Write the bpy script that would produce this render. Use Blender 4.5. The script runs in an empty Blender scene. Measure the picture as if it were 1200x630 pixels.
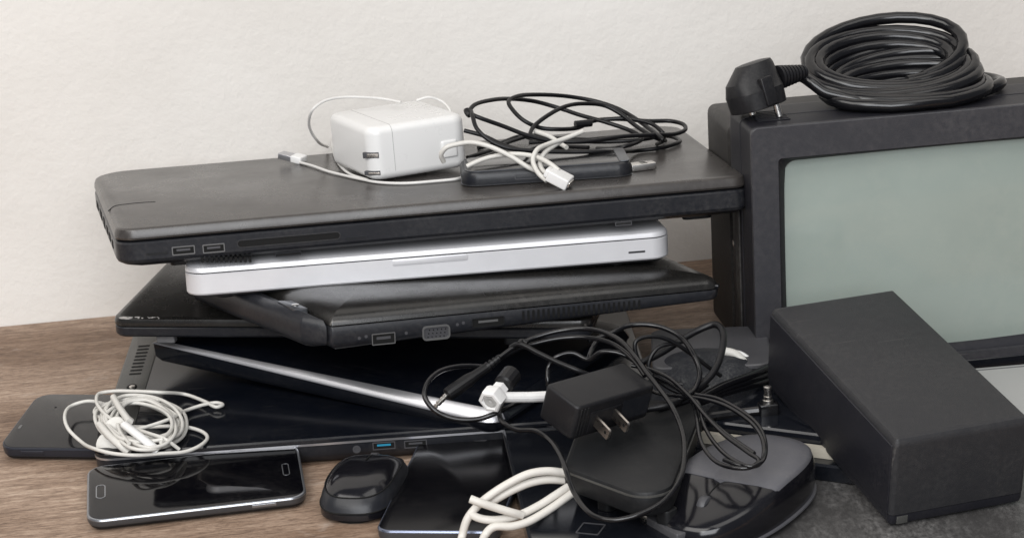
import bpy, bmesh, math, random
from mathutils import Vector, Matrix

sc = bpy.context.scene
COL = sc.collection
CM = 0.01                       # the scene is laid out in centimetres, built in metres

# ------------------------------------------------------------------ camera
CH, CF, CPIT, CROL, CYAW = 53.0, 2600.0, 0.298, 0.059, -0.12   # height, focal (px at 1200 wide), pitch, roll, yaw
cam_d = bpy.data.cameras.new('camera')
cam = bpy.data.objects.new('camera', cam_d)
COL.objects.link(cam)
sc.camera = cam
cam_d.sensor_width = 36.0
cam_d.lens = CF / 1200.0 * 36.0
cam_d.clip_start, cam_d.clip_end = 0.05, 50.0
def cam_vec(v):
    """camera axes (right, forward, up) -> world"""
    x, y, z = v
    cr, sr = math.cos(CROL), math.sin(CROL)
    x, z = x * cr + z * sr, -x * sr + z * cr
    cp, sp = math.cos(CPIT), math.sin(CPIT)
    y, z = y * cp + z * sp, -y * sp + z * cp
    c, s = math.cos(CYAW), math.sin(CYAW)
    return Vector((c * x - s * y, s * x + c * y, z))
r_, f_, u_ = cam_vec((1, 0, 0)), cam_vec((0, 1, 0)), cam_vec((0, 0, 1))
mw = Matrix((( r_.x, u_.x, -f_.x, 0), (r_.y, u_.y, -f_.y, 0), (r_.z, u_.z, -f_.z, CH * CM), (0, 0, 0, 1)))
cam.matrix_world = mw
cam_d.dof.use_dof = True
cam_d.dof.focus_distance = 1.42
cam_d.dof.aperture_fstop = 26.0

# ------------------------------------------------------------------ light
world = bpy.data.worlds.new('World'); sc.world = world; world.use_nodes = True
wbg = world.node_tree.nodes['Background']
wbg.inputs['Color'].default_value = (0.90, 0.95, 1.05, 1)
wbg.inputs['Strength'].default_value = 0.17
def area(name, loc, target, sx, sy, power, col):
    d = bpy.data.lights.new(name, 'AREA'); d.shape = 'RECTANGLE'; d.size = sx; d.size_y = sy
    d.energy = power; d.color = col
    o = bpy.data.objects.new(name, d); COL.objects.link(o)
    o.location = loc
    o.rotation_euler = (Vector(target) - Vector(loc)).to_track_quat('-Z', 'Y').to_euler()
    return o
area('window_light', (-1.00, 0.35, 1.80), (0.10, 1.50, 0.15), 1.7, 1.4, 31, (1.0, 0.97, 0.93))
area('ceiling_light', (0.75, 0.60, 2.1), (0.2, 1.50, 0.1), 1.4, 1.4, 12, (1.0, 0.97, 0.93))
area('room_light', (-0.25, -0.75, 1.15), (0.15, 1.45, 0.12), 1.8, 1.3, 49, (0.96, 0.975, 1.0))
sc.view_settings.view_transform = 'Standard'
sc.view_settings.look = 'None'
sc.view_settings.exposure = 0.0
sc.view_settings.gamma = 1.0
sc.render.engine = 'CYCLES'
sc.cycles.use_denoising = True
sc.cycles.max_bounces = 8

# ------------------------------------------------------------------ pixels -> places
def ray(px, py):
    return cam_vec(((px - 600) / CF, 1.0, (315 - py) / CF))
EYE = Vector((0, 0, CH))
def Pz(px, py, z):
    d = ray(px, py); return EYE + d * ((z - CH) / d.z)
def Py(px, py, y):
    d = ray(px, py); return EYE + d * (y / d.y)
def frame(o, yaw=0.0, tilt=0.0, roll=0.0):
    """local x right, y away, z up; origin in cm"""
    return Matrix.Translation(Vector(o)) @ Matrix.Rotation(yaw, 4, 'Z') @ Matrix.Rotation(-roll, 4, 'Y') @ Matrix.Rotation(tilt, 4, 'X')
def frame2(A, B, tilt=0.0):
    """frame with origin A, x towards B (world cm points); returns frame and length"""
    d = B - A
    yaw = math.atan2(d.y, d.x); roll = math.atan2(d.z, math.hypot(d.x, d.y))
    return frame(A, yaw, tilt, roll), d.length
def hit(M, px, py, axis, val):
    """where the pixel's ray meets the local plane axis = val of frame M -> local point"""
    I = M.inverted(); o = I @ EYE; d = I.to_3x3() @ ray(px, py)
    return o + d * ((val - o[axis]) / d[axis])
def front(M, px, py, y=0.0): return hit(M, px, py, 1, y)
def top(M, px, py, z=0.0): return hit(M, px, py, 2, z)

# ------------------------------------------------------------------ materials
def lin(c):
    return tuple(((v / 255) / 12.92 if v / 255 <= 0.04045 else ((v / 255 + 0.055) / 1.055) ** 2.4) for v in c)
MATS = {}
def mat(name, col, rough=0.5, metal=0.0, bump=0.0, bscale=300.0, dust=0.0, dcol=(0.30, 0.28, 0.26), dscale=12.0,
        rvar=0.0, rscale=25.0, coat=0.0, spec=0.5, var=0.0, vscale=40.0, stretch=(1, 1, 1), scratch=0.0):
    m = bpy.data.materials.new(name); m.use_nodes = True
    nt = m.node_tree; N = nt.nodes; L = nt.links
    b = N['Principled BSDF']
    b.inputs['Base Color'].default_value = (*col, 1); b.inputs['Roughness'].default_value = rough
    b.inputs['Metallic'].default_value = metal; b.inputs['Coat Weight'].default_value = coat
    if max(col) < 0.03 and rough >= 0.33: spec = 0.32
    b.inputs['Specular IOR Level'].default_value = spec
    tc = N.new('ShaderNodeTexCoord'); mp = N.new('ShaderNodeMapping'); mp.inputs['Scale'].default_value = stretch
    L.new(tc.outputs['Object'], mp.inputs['Vector'])
    def noise(s, det=4.0, ro=0.6):
        n = N.new('ShaderNodeTexNoise'); n.inputs['Scale'].default_value = s; n.inputs['Detail'].default_value = det
        n.inputs['Roughness'].default_value = ro; L.new(mp.outputs['Vector'], n.inputs['Vector']); return n
    src = None
    if var > 0:
        n = noise(vscale); r = N.new('ShaderNodeMapRange'); r.inputs['From Min'].default_value = 0.3; r.inputs['From Max'].default_value = 0.7
        r.inputs['To Min'].default_value = 1 - var; r.inputs['To Max'].default_value = 1 + var
        L.new(n.outputs['Fac'], r.inputs['Value'])
        mx = N.new('ShaderNodeMix'); mx.data_type = 'RGBA'; mx.blend_type = 'MULTIPLY'; mx.inputs['Factor'].default_value = 1
        mx.inputs['A'].default_value = (*col, 1); L.new(r.outputs['Result'], mx.inputs['B']); src = mx.outputs['Result']
    if dust > 0:
        n = noise(dscale, 8.0, 0.75); n2 = noise(dscale * 22, 3.0, 0.6)
        r = N.new('ShaderNodeMapRange'); r.inputs['From Min'].default_value = 0.42; r.inputs['From Max'].default_value = 0.78
        r.inputs['To Max'].default_value = dust; L.new(n.outputs['Fac'], r.inputs['Value'])
        r2 = N.new('ShaderNodeMapRange'); r2.inputs['From Min'].default_value = 0.35; r2.inputs['From Max'].default_value = 0.7
        L.new(n2.outputs['Fac'], r2.inputs['Value'])
        mu = N.new('ShaderNodeMath'); mu.operation = 'MULTIPLY'; L.new(r.outputs['Result'], mu.inputs[0]); L.new(r2.outputs['Result'], mu.inputs[1])
        mx = N.new('ShaderNodeMix'); mx.data_type = 'RGBA'; L.new(mu.outputs[0], mx.inputs['Factor'])
        if src: L.new(src, mx.inputs['A'])
        else: mx.inputs['A'].default_value = (*col, 1)
        mx.inputs['B'].default_value = (*dcol, 1); src = mx.outputs['Result']
    if scratch > 0:
        for rot, sc_ in ((0.25, 55.0), (-0.5, 75.0), (1.3, 60.0)):
            m2 = N.new('ShaderNodeMapping'); m2.inputs['Rotation'].default_value = (0, 0, rot); m2.inputs['Scale'].default_value = (.03, 1, .3)
            L.new(tc.outputs['Object'], m2.inputs['Vector'])
            n = N.new('ShaderNodeTexNoise'); n.inputs['Scale'].default_value = sc_ * 6; n.inputs['Detail'].default_value = 2.0; L.new(m2.outputs['Vector'], n.inputs['Vector'])
            r = N.new('ShaderNodeMapRange'); r.inputs['From Min'].default_value = 0.68; r.inputs['From Max'].default_value = 0.76; r.inputs['To Max'].default_value = scratch
            L.new(n.outputs['Fac'], r.inputs['Value'])
            g = noise(11.0, 3.0, .6); r2 = N.new('ShaderNodeMapRange'); r2.inputs['From Min'].default_value = .5; r2.inputs['From Max'].default_value = .62; L.new(g.outputs['Fac'], r2.inputs['Value'])
            mu = N.new('ShaderNodeMath'); mu.operation = 'MULTIPLY'; L.new(r.outputs['Result'], mu.inputs[0]); L.new(r2.outputs['Result'], mu.inputs[1])
            mx = N.new('ShaderNodeMix'); mx.data_type = 'RGBA'; L.new(mu.outputs[0], mx.inputs['Factor'])
            if src: L.new(src, mx.inputs['A'])
            else: mx.inputs['A'].default_value = (*col, 1)
            mx.inputs['B'].default_value = (*dcol, 1); src = mx.outputs['Result']
    if src: L.new(src, b.inputs['Base Color'])
    if rvar > 0:
        n = noise(rscale, 6.0, 0.65); r = N.new('ShaderNodeMapRange'); r.inputs['From Min'].default_value = 0.3; r.inputs['From Max'].default_value = 0.7
        r.inputs['To Min'].default_value = max(0.02, rough - rvar); r.inputs['To Max'].default_value = rough + rvar
        L.new(n.outputs['Fac'], r.inputs['Value']); L.new(r.outputs['Result'], b.inputs['Roughness'])
    if bump > 0:
        n = noise(bscale, 3.0, 0.6); bp = N.new('ShaderNodeBump'); bp.inputs['Strength'].default_value = bump; bp.inputs['Distance'].default_value = 0.0006
        L.new(n.outputs['Fac'], bp.inputs['Height']); L.new(bp.outputs['Normal'], b.inputs['Normal'])
    MATS[name] = m
    return m

mat('lid_black', (0.036, 0.032, 0.030), 0.29, dust=0.16, dscale=9, rvar=0.07, rscale=14, bump=0.05, bscale=900, scratch=0.35)
mat('base_black', (0.012, 0.013, 0.0165), 0.34, dust=0.12, dscale=14, rvar=0.08, bump=0.12, bscale=900)
mat('black_matte', (0.0065, 0.007, 0.008), 0.5, dust=0.07, dscale=16, bump=0.2, bscale=900)
mat('black_gloss', (0.006, 0.007, 0.010), 0.12, dust=0.05, dscale=18, rvar=0.05, rscale=10)
mat('lid_gloss', (0.003, 0.004, 0.007), 0.16, dust=0.06, dscale=14, rvar=0.07, rscale=9, scratch=0.3)
mat('glass_black', (0.002, 0.002, 0.003), 0.07, dust=0.06, dscale=15, rvar=0.03, rscale=8)
mat('screen_film', (0.010, 0.010, 0.011), 0.16, dust=0.15, dscale=12, rvar=0.06, rscale=10)
mat('hole', (0.003, 0.003, 0.003), 0.8)
mat('port_rim', (0.14, 0.14, 0.14), 0.4, metal=0.4)
mat('port_dark', (0.05, 0.05, 0.055), 0.5)
mat('silver', (0.68, 0.68, 0.70), 0.38, metal=0.3, var=0.03, vscale=60, bump=0.04, bscale=1500)
mat('silver_edge', (0.52, 0.52, 0.54), 0.30, metal=0.85, dust=0.15, dcol=(0.25, 0.24, 0.23), dscale=30)
mat('steel', (0.62, 0.60, 0.57), 0.28, metal=1.0, rvar=0.08, rscale=80)
mat('prong', (0.62, 0.57, 0.52), 0.30, metal=1.0, rvar=0.1, rscale=120)
mat('gap', (0.004, 0.004, 0.005), 0.7)
mat('white_plastic', (0.68, 0.675, 0.665), 0.30, dust=0.05, dcol=(0.55, 0.50, 0.45), dscale=10, rvar=0.06)
mat('white_cable', (0.62, 0.61, 0.59), 0.45, dust=0.35, dcol=(0.42, 0.38, 0.33), dscale=40)
mat('white_old', (0.58, 0.565, 0.53), 0.42, dust=0.5, dcol=(0.36, 0.33, 0.28), dscale=45)
mat('cream_cable', (0.60, 0.575, 0.53), 0.48, dust=0.35, dcol=(0.40, 0.35, 0.28), dscale=30)
mat('cable_black', (0.005, 0.005, 0.006), 0.36, dust=0.06, dscale=40, dcol=(0.2, 0.19, 0.18), bump=0.1, bscale=700)
mat('cable_gloss', (0.0035, 0.0035, 0.0045), 0.21, dust=0.04, dscale=35, dcol=(0.2, 0.19, 0.18))
mat('plug_black', (0.0075, 0.0075, 0.009), 0.42, dust=0.07, dscale=25, bump=0.15, bscale=1200)
mat('tv_black', (0.028, 0.028, 0.033), 0.50, dust=0.22, dscale=10, bump=0.25, bscale=900, dcol=(0.26, 0.24, 0.23), scratch=0.35)
mat('tv_dark', (0.009, 0.009, 0.013), 0.5, dust=0.08, dscale=12, bump=0.2, bscale=900)
mat('tv_rear', (0.022, 0.020, 0.019), 0.55, dust=0.3, dscale=12)
mat('crt', (0.28, 0.325, 0.295), 0.16, dust=0.3, dcol=(0.42, 0.43, 0.38), dscale=5, coat=0.6, var=0.09, vscale=4)  # broad tone blotches in the colour imitate reflections in the glass
mat('adapter', (0.020, 0.020, 0.022), 0.48, dust=0.10, dscale=13, bump=0.35, bscale=1100, rvar=0.06, scratch=0.25)
mat('adapter_side', (0.012, 0.012, 0.016), 0.42, dust=0.07, dscale=20, bump=0.2, bscale=1100)
mat('grey_plastic', (0.11, 0.11, 0.115), 0.45, dust=0.3, dscale=20, bump=0.1)
mat('grey_light', (0.36, 0.36, 0.35), 0.5, dust=0.3, dscale=20)
mat('strip_grey', (0.085, 0.085, 0.08), 0.40, metal=0.4, dust=0.3, dscale=40, bump=0.25, bscale=600)
mat('beige', (0.40, 0.37, 0.31), 0.45, dust=0.5, dcol=(0.20, 0.18, 0.15), dscale=40)
mat('blue_port', (0.02, 0.22, 0.36), 0.4)
mat('pad', (0.013, 0.014, 0.018), 0.75, dust=0.6, dscale=28, dcol=(0.20, 0.20, 0.19), bump=0.5, bscale=600)
mat('panel', (0.050, 0.048, 0.047), 0.40, dust=0.85, dscale=16, dcol=(0.36, 0.35, 0.34), rvar=0.1, rscale=20, bump=.35, bscale=900, stretch=(1, .5, 1))
mat('mouse_grey', (0.095, 0.095, 0.105), 0.42, dust=0.25, dscale=25)
mat('scuff', (0.42, 0.40, 0.38), 0.6, dust=0.6, dcol=(0.05, 0.05, 0.05), dscale=120)
mat('phone_frame', (0.30, 0.31, 0.33), 0.30, metal=0.85)
mat('phone_dark_frame', (0.030, 0.032, 0.042), 0.28, metal=0.4)
mat('phone_blue_frame', (0.16, 0.18, 0.24), 0.25, metal=0.8)
mat('mouse_gloss', (0.005, 0.005, 0.007), 0.17, dust=0.06, dscale=18, rvar=0.05, rscale=10)
mat('grey_dark', (0.055, 0.055, 0.06), 0.42, dust=0.2, dscale=25)
mat('lid_satin', (0.010, 0.0095, 0.009), 0.27, dust=0.10, dscale=11, rvar=0.10, rscale=18, bump=0.06, bscale=700, scratch=0.5)
mat('steel_dark', (0.10, 0.105, 0.115), 0.32, metal=0.7)
mat('glass_worn', (0.002, 0.002, 0.003), 0.20, spec=0.28, dust=0.04, dscale=15, rvar=0.05, rscale=8)
mat('print', (0.50, 0.50, 0.50), 0.6)

def wall_material():
    m = bpy.data.materials.new('plaster'); m.use_nodes = True
    nt = m.node_tree; N = nt.nodes; L = nt.links; b = N['Principled BSDF']; b.inputs['Roughness'].default_value = 0.85
    tc = N.new('ShaderNodeTexCoord')
    def noise(s, d, r):
        n = N.new('ShaderNodeTexNoise'); n.inputs['Scale'].default_value = s; n.inputs['Detail'].default_value = d; n.inputs['Roughness'].default_value = r
        L.new(tc.outputs['Object'], n.inputs['Vector']); return n
    n1, n2, n3 = noise(3.2, 7, .62), noise(330, 3, .55), noise(120, 3, .55)
    cr = N.new('ShaderNodeValToRGB'); cr.color_ramp.elements[0].position = .3; cr.color_ramp.elements[1].position = .72
    cr.color_ramp.elements[0].color = (0.66, 0.63, 0.59, 1); cr.color_ramp.elements[1].color = (0.775, 0.748, 0.71, 1)
    L.new(n1.outputs['Fac'], cr.inputs['Fac']); L.new(cr.outputs['Color'], b.inputs['Base Color'])
    ad = N.new('ShaderNodeMath'); ad.operation = 'MULTIPLY_ADD'; ad.inputs[1].default_value = 0.45
    L.new(n2.outputs['Fac'], ad.inputs[0]); L.new(n3.outputs['Fac'], ad.inputs[2])
    bp = N.new('ShaderNodeBump'); bp.inputs['Strength'].default_value = 0.30; bp.inputs['Distance'].default_value = 0.0017
    L.new(ad.outputs[0], bp.inputs['Height']); L.new(bp.outputs['Normal'], b.inputs['Normal'])
    return m
def wood_material():
    m = bpy.data.materials.new('weathered_wood'); m.use_nodes = True
    nt = m.node_tree; N = nt.nodes; L = nt.links; b = N['Principled BSDF']; b.inputs['Roughness'].default_value = 0.62
    tc = N.new('ShaderNodeTexCoord')
    def noise(s, d, r, sx, sy, dist=0.0):
        mp = N.new('ShaderNodeMapping'); mp.inputs['Scale'].default_value = (sx, sy, 1); L.new(tc.outputs['Object'], mp.inputs['Vector'])
        n = N.new('ShaderNodeTexNoise'); n.inputs['Scale'].default_value = s; n.inputs['Detail'].default_value = d; n.inputs['Roughness'].default_value = r
        n.inputs['Distortion'].default_value = dist
        L.new(mp.outputs['Vector'], n.inputs['Vector']); return n
    broad = noise(4.0, 4, .55, 1, 3.0, .5)
    grain = noise(20.0, 12, .80, 1, 6.0, .8)
    fine = noise(70.0, 6, .75, 1, 9.0, .2)
    blot = noise(22.0, 5, .7, 1, 1.6, .4)
    cr = N.new('ShaderNodeValToRGB'); e = cr.color_ramp.elements
    e[0].position = .30; e[0].color = (*lin((112, 91, 76)), 1); e[1].position = .68; e[1].color = (*lin((196, 176, 158)), 1)
    e2 = cr.color_ramp.elements.new(.5); e2.color = (*lin((158, 136, 118)), 1)
    L.new(grain.outputs['Fac'], cr.inputs['Fac'])
    cb = N.new('ShaderNodeValToRGB'); e = cb.color_ramp.elements
    e[0].position = .34; e[0].color = (.60, .53, .47, 1); e[1].position = .62; e[1].color = (1.08, 1.07, 1.06, 1)
    L.new(broad.outputs['Fac'], cb.inputs['Fac'])
    m1 = N.new('ShaderNodeMix'); m1.data_type = 'RGBA'; m1.blend_type = 'MULTIPLY'; m1.inputs['Factor'].default_value = 1
    L.new(cr.outputs['Color'], m1.inputs['A']); L.new(cb.outputs['Color'], m1.inputs['B'])
    cf = N.new('ShaderNodeValToRGB'); e = cf.color_ramp.elements
    e[0].position = .38; e[0].color = (.55, .52, .5, 1); e[1].position = .5; e[1].color = (1, 1, 1, 1)
    L.new(fine.outputs['Fac'], cf.inputs['Fac'])
    m2 = N.new('ShaderNodeMix'); m2.data_type = 'RGBA'; m2.blend_type = 'MULTIPLY'; m2.inputs['Factor'].default_value = .9
    L.new(m1.outputs['Result'], m2.inputs['A']); L.new(cf.outputs['Color'], m2.inputs['B'])
    for (sc_, dt, sx, sy, lo, hi, dark, fac) in ((170.0, 4, 1, 2.6, .36, .52, (.60, .56, .53, 1), .75), (26.0, 3, .5, 22.0, .30, .345, (.30, .25, .22, 1), .9)):
        pn = noise(sc_, dt, .65, sx, sy, .2); pr = N.new('ShaderNodeValToRGB'); e = pr.color_ramp.elements
        e[0].position = lo; e[0].color = dark; e[1].position = hi; e[1].color = (1, 1, 1, 1); L.new(pn.outputs['Fac'], pr.inputs['Fac'])
        mm = N.new('ShaderNodeMix'); mm.data_type = 'RGBA'; mm.blend_type = 'MULTIPLY'; mm.inputs['Factor'].default_value = fac
        L.new(m2.outputs['Result'], mm.inputs['A']); L.new(pr.outputs['Color'], mm.inputs['B']); m2 = mm
    cs = N.new('ShaderNodeValToRGB'); e = cs.color_ramp.elements
    e[0].position = .60; e[0].color = (0, 0, 0, 1); e[1].position = .72; e[1].color = (1, 1, 1, 1)
    L.new(blot.outputs['Fac'], cs.inputs['Fac'])
    mu = N.new('ShaderNodeMath'); mu.operation = 'MULTIPLY'; mu.inputs[1].default_value = .45; L.new(cs.outputs['Color'], mu.inputs[0])
    m3 = N.new('ShaderNodeMix'); m3.data_type = 'RGBA'; L.new(mu.outputs[0], m3.inputs['Factor'])
    L.new(m2.outputs['Result'], m3.inputs['A']); m3.inputs['B'].default_value = (*lin((176, 164, 154)), 1)
    L.new(m3.outputs['Result'], b.inputs['Base Color'])
    ad = N.new('ShaderNodeMath'); ad.operation = 'ADD'; L.new(grain.outputs['Fac'], ad.inputs[0]); L.new(fine.outputs['Fac'], ad.inputs[1])
    bp = N.new('ShaderNodeBump'); bp.inputs['Strength'].default_value = .5; bp.inputs['Distance'].default_value = .0012
    L.new(ad.outputs[0], bp.inputs['Height']); L.new(bp.outputs['Normal'], b.inputs['Normal'])
    return m
MATS['plaster'] = wall_material(); MATS['wood'] = wood_material()

# ------------------------------------------------------------------ shapes (cm in, metres out)
def obj(name, bm, m, parent=None, smooth=35.0):
    me = bpy.data.meshes.new(name)
    bmesh.ops.recalc_face_normals(bm, faces=bm.faces[:])
    bm.to_mesh(me); bm.free()
    me.transform(Matrix.Scale(CM, 4))
    if smooth:
        for p in me.polygons: p.use_smooth = True
        me.set_sharp_from_angle(angle=math.radians(smooth))
    me.materials.append(MATS[m])
    o = bpy.data.objects.new(name, me); COL.objects.link(o)
    if parent is not None: o.parent = parent
    return o
def tag(o, label, cat, group=None):
    o['label'] = label; o['category'] = cat
    if group: o['group'] = group
    return o
def thing(name, label, cat, M, group=None):
    o = bpy.data.objects.new(name, None); COL.objects.link(o); o.empty_display_size = 0.02
    MM = M.copy(); MM.translation = MM.translation * CM
    o.matrix_world = MM
    return tag(o, label, cat, group)
def loft(bm, rings, cap=True, closed_loop=False):
    vs = [[bm.verts.new(p) for p in r] for r in rings]
    n = len(rings[0])
    k = len(vs) if closed_loop else len(vs) - 1
    for i in range(k):
        a, b = vs[i], vs[(i + 1) % len(vs)]
        for j in range(n):
            bm.faces.new((a[j], a[(j + 1) % n], b[(j + 1) % n], b[j]))
    if cap and not closed_loop:
        bm.faces.new(vs[0][::-1]); bm.faces.new(vs[-1])
    return vs
def offset_poly(P, ins):
    n = len(P); out = []
    for i in range(n):
        p0, p1, p2 = Vector(P[i - 1]), Vector(P[i]), Vector(P[(i + 1) % n])
        d1 = (p1 - p0).normalized(); d2 = (p2 - p1).normalized()
        n1 = Vector((-d1.y, d1.x)); n2 = Vector((-d2.y, d2.x))
        k = 1 + n1.dot(n2)
        out.append(p1 + (n1 + n2) * (ins / k))
    return out
def round_poly(P, R, n=6):
    out = []; c = len(P)
    for i in range(c):
        p0, p1, p2 = Vector(P[i - 1]), Vector(P[i]), Vector(P[(i + 1) % c])
        r = max(R[i], 0.004)
        d1 = (p0 - p1).normalized(); d2 = (p2 - p1).normalized()
        ang = d1.angle(d2); t = r / math.tan(ang / 2)
        t = min(t, (p0 - p1).length * .49, (p2 - p1).length * .49); r = t * math.tan(ang / 2)
        ctr = p1 + (d1 + d2).normalized() * (r / math.sin(ang / 2))
        a = p1 + d1 * t - ctr; b = p1 + d2 * t - ctr
        a0 = math.atan2(a.y, a.x); a1 = math.atan2(b.y, b.x)
        while a1 < a0: a1 += 2 * math.pi
        if a1 - a0 > math.pi: a1 -= 2 * math.pi
        for k in range(n + 1):
            t_ = a0 + (a1 - a0) * k / n
            out.append(ctr + Vector((math.cos(t_), math.sin(t_))) * r)
    return out
def slab(bm, P, R, rings, n=6, T=None):
    """P: corners ccw in xy, R: radii, rings: (inset, z) from one end to the other"""
    if isinstance(R, (int, float)): R = [R] * len(P)
    L = []
    for ins, z in rings:
        Q = round_poly(offset_poly(P, ins), [r - ins for r in R], n)
        L.append([Vector((p.x, p.y, z)) if T is None else T @ Vector((p.x, p.y, z)) for p in Q])
    loft(bm, L)
def rect(x0, y0, x1, y1): return [(x0, y0), (x1, y0), (x1, y1), (x0, y1)]
def softbox(x0, y0, x1, y1, z0, z1, r=.3, e=.1, T=None, n=5, er=3, bm=None):
    """rounded rectangular block with rounded top and bottom edges"""
    if bm is None: bm = bmesh.new()
    rings = [(e * (1 - math.sin(a * math.pi / 2 / er)), z0 + e * (1 - math.cos(a * math.pi / 2 / er))) for a in range(er + 1)]
    rings += [(e * (1 - math.cos(a * math.pi / 2 / er)), z1 - e * (1 - math.sin(a * math.pi / 2 / er))) for a in range(er + 1)]
    slab(bm, rect(x0, y0, x1, y1), r, rings, n, T)
    return bm
FRONT = Matrix(((1, 0, 0, 0), (0, 0, -1, 0), (0, 1, 0, 0), (0, 0, 0, 1)))     # slab xy -> local xz, slab z -> towards viewer (-y)
def ring_plate(bm, P, R, w, z0, z1, T=None, n=5):
    """a flat frame: outer outline P, width w"""
    if isinstance(R, (int, float)): R = [R] * len(P)
    o = round_poly(P, R, n); i = round_poly(offset_poly(P, w), [max(r - w, .01) for r in R], n)
    f = (lambda p, z: Vector((p.x, p.y, z))) if T is None else (lambda p, z: T @ Vector((p.x, p.y, z)))
    loft(bm, [[f(p, z0) for p in o], [f(p, z1) for p in o], [f(p, z1) for p in i], [f(p, z0) for p in i]], closed_loop=True)
def catmull(P, seg=8, closed=False):
    P = [Vector(p) for p in P]; n = len(P); out = []
    rng = range(n) if closed else range(n - 1)
    for i in rng:
        p1, p2 = P[i], P[(i + 1) % n]
        p0 = P[i - 1] if (closed or i > 0) else p1 * 2 - p2
        p3 = P[(i + 2) % n] if (closed or i < n - 2) else p2 * 2 - p1
        # centripetal Catmull-Rom
        t0 = 0; t1 = t0 + max((p1 - p0).length, 1e-4) ** .5; t2 = t1 + max((p2 - p1).length, 1e-4) ** .5; t3 = t2 + max((p3 - p2).length, 1e-4) ** .5
        for k in range(seg):
            t = t1 + (t2 - t1) * k / seg
            A1 = p0 * ((t1 - t) / (t1 - t0)) + p1 * ((t - t0) / (t1 - t0)); A2 = p1 * ((t2 - t) / (t2 - t1)) + p2 * ((t - t1) / (t2 - t1))
            A3 = p2 * ((t3 - t) / (t3 - t2)) + p3 * ((t - t2) / (t3 - t2))
            B1 = A1 * ((t2 - t) / (t2 - t0)) + A2 * ((t - t0) / (t2 - t0)); B2 = A2 * ((t3 - t) / (t3 - t1)) + A3 * ((t - t1) / (t3 - t1))
            out.append(B1 * ((t2 - t) / (t2 - t1)) + B2 * ((t - t1) / (t2 - t1)))
    if not closed: out.append(P[-1])
    return out
def sweep(bm, pts, r, n=8, closed=False, flat=1.0):
    """tube along pts; r number or list; flat squashes it in the second axis"""
    m = len(pts); R = r if isinstance(r, (list, tuple)) else [r] * m
    up = Vector((0, 0, 1)); rings = []; prev = None
    for i in range(m):
        a = pts[i - 1] if (i > 0 or closed) else pts[i]; b = pts[(i + 1) % m] if (i < m - 1 or closed) else pts[i]
        t = (b - a).normalized()
        if prev is None:
            nrm = up.cross(t)
            if nrm.length < 1e-3: nrm = Vector((1, 0, 0))
        else: nrm = prev - t * prev.dot(t)
        nrm.normalize(); prev = nrm; bn = t.cross(nrm)
        rings.append([pts[i] + (nrm * math.cos(2 * math.pi * k / n) + bn * (math.sin(2 * math.pi * k / n) * flat)) * R[i] for k in range(n)])
    loft(bm, rings, closed_loop=closed)
def lathe(bm, prof, T, n=24):
    """prof: (radius, height along local z)"""
    loft(bm, [[T @ Vector((r * math.cos(2 * math.pi * k / n), r * math.sin(2 * math.pi * k / n), h)) for k in range(n)] for r, h in prof])
def axis_T(o, d, up=(0, 0, 1)):
    """matrix whose z axis is d, at o"""
    z = Vector(d).normalized(); x = Vector(up).cross(z)
    if x.length < 1e-3: x = Vector((1, 0, 0))
    x.normalize(); y = z.cross(x)
    return Matrix(((x.x, y.x, z.x, o[0]), (x.y, y.y, z.y, o[1]), (x.z, y.z, z.z, o[2]), (0, 0, 0, 1)))
def cable_pts(spec):
    """(px, py, y) -> cm points at depth y;  (px, py, 'z', h) -> at height h"""
    return [Pz(p[0], p[1], p[3]) if p[2] == 'z' else Py(*p) for p in spec]
def cord(name, paths, r, m, parent=None, seg=7, n=8, flat=1.0):
    bm = bmesh.new()
    for sp in paths:
        sweep(bm, catmull(cable_pts(sp), seg), r, n, flat=flat)
    return obj(name, bm, m, parent, 60)
def bar(bm, x0, x1, y0, y1, z0, z1):
    slab(bm, rect(x0, y0, x1, y1), .01, [(0, z0), (0, z1)], 1)

def front_port(root, M, name, x0y0, x1y1, rim='port_rim', r=.06, w=.07, tongue=True, inner='hole', proud=.05, y=0.0, tmat='port_dark'):
    """a port on the face local y = y, between two pixels (lower left, upper right)"""
    a, b = front(M, *x0y0, y), front(M, *x1y1, y)
    P = rect(min(a.x, b.x), min(a.z, b.z), max(a.x, b.x), max(a.z, b.z))
    bm = bmesh.new(); T = Matrix.Translation((0, y, 0)) @ FRONT
    ring_plate(bm, P, r, w, -.05, proud, T)
    o = obj(name, bm, rim, root)
    bm = bmesh.new(); slab(bm, offset_poly(P, w * .8), r * .5, [(0, -.05), (0, .012)], 3, T); obj('port_opening', bm, inner, o)
    if tongue:
        h = P[2][1] - P[0][1]; ww = P[1][0] - P[0][0]
        bm = bmesh.new(); slab(bm, rect(P[0][0] + ww * .2, P[0][1] + h * .46, P[1][0] - ww * .2, P[0][1] + h * .70), .01, [(0, 0), (0, .03)], 2, T); obj('tongue', bm, tmat, o)
    return o

# ------------------------------------------------------------------ the setting
WALL_Y = 169.0
def grid(name, x0, x1, y0, y1, m, vertical=None):
    bm = bmesh.new()
    if vertical is None: vs = [bm.verts.new((x, y, 0)) for x, y in rect(x0, y0, x1, y1)]
    else: vs = [bm.verts.new((x, vertical, z)) for x, z in rect(x0, y0, x1, y1)]
    bm.faces.new(vs); return bm
bm = bmesh.new(); slab(bm, rect(-160, 70, 200, WALL_Y), .2, [(0, -3), (0, -.12), (.12, 0)], 2)
o = obj('table_surface', bm, 'wood', smooth=0); o['kind'] = 'structure'; o['label'] = 'weathered grey brown wooden table surface'
bm = bmesh.new(); slab(bm, rect(-220, WALL_Y, 260, WALL_Y + 6), .1, [(0, -60), (0, 190)], 2)
o = obj('wall', bm, 'plaster', smooth=0); o['kind'] = 'structure'; o['label'] = 'rough off white plastered wall'


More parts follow.
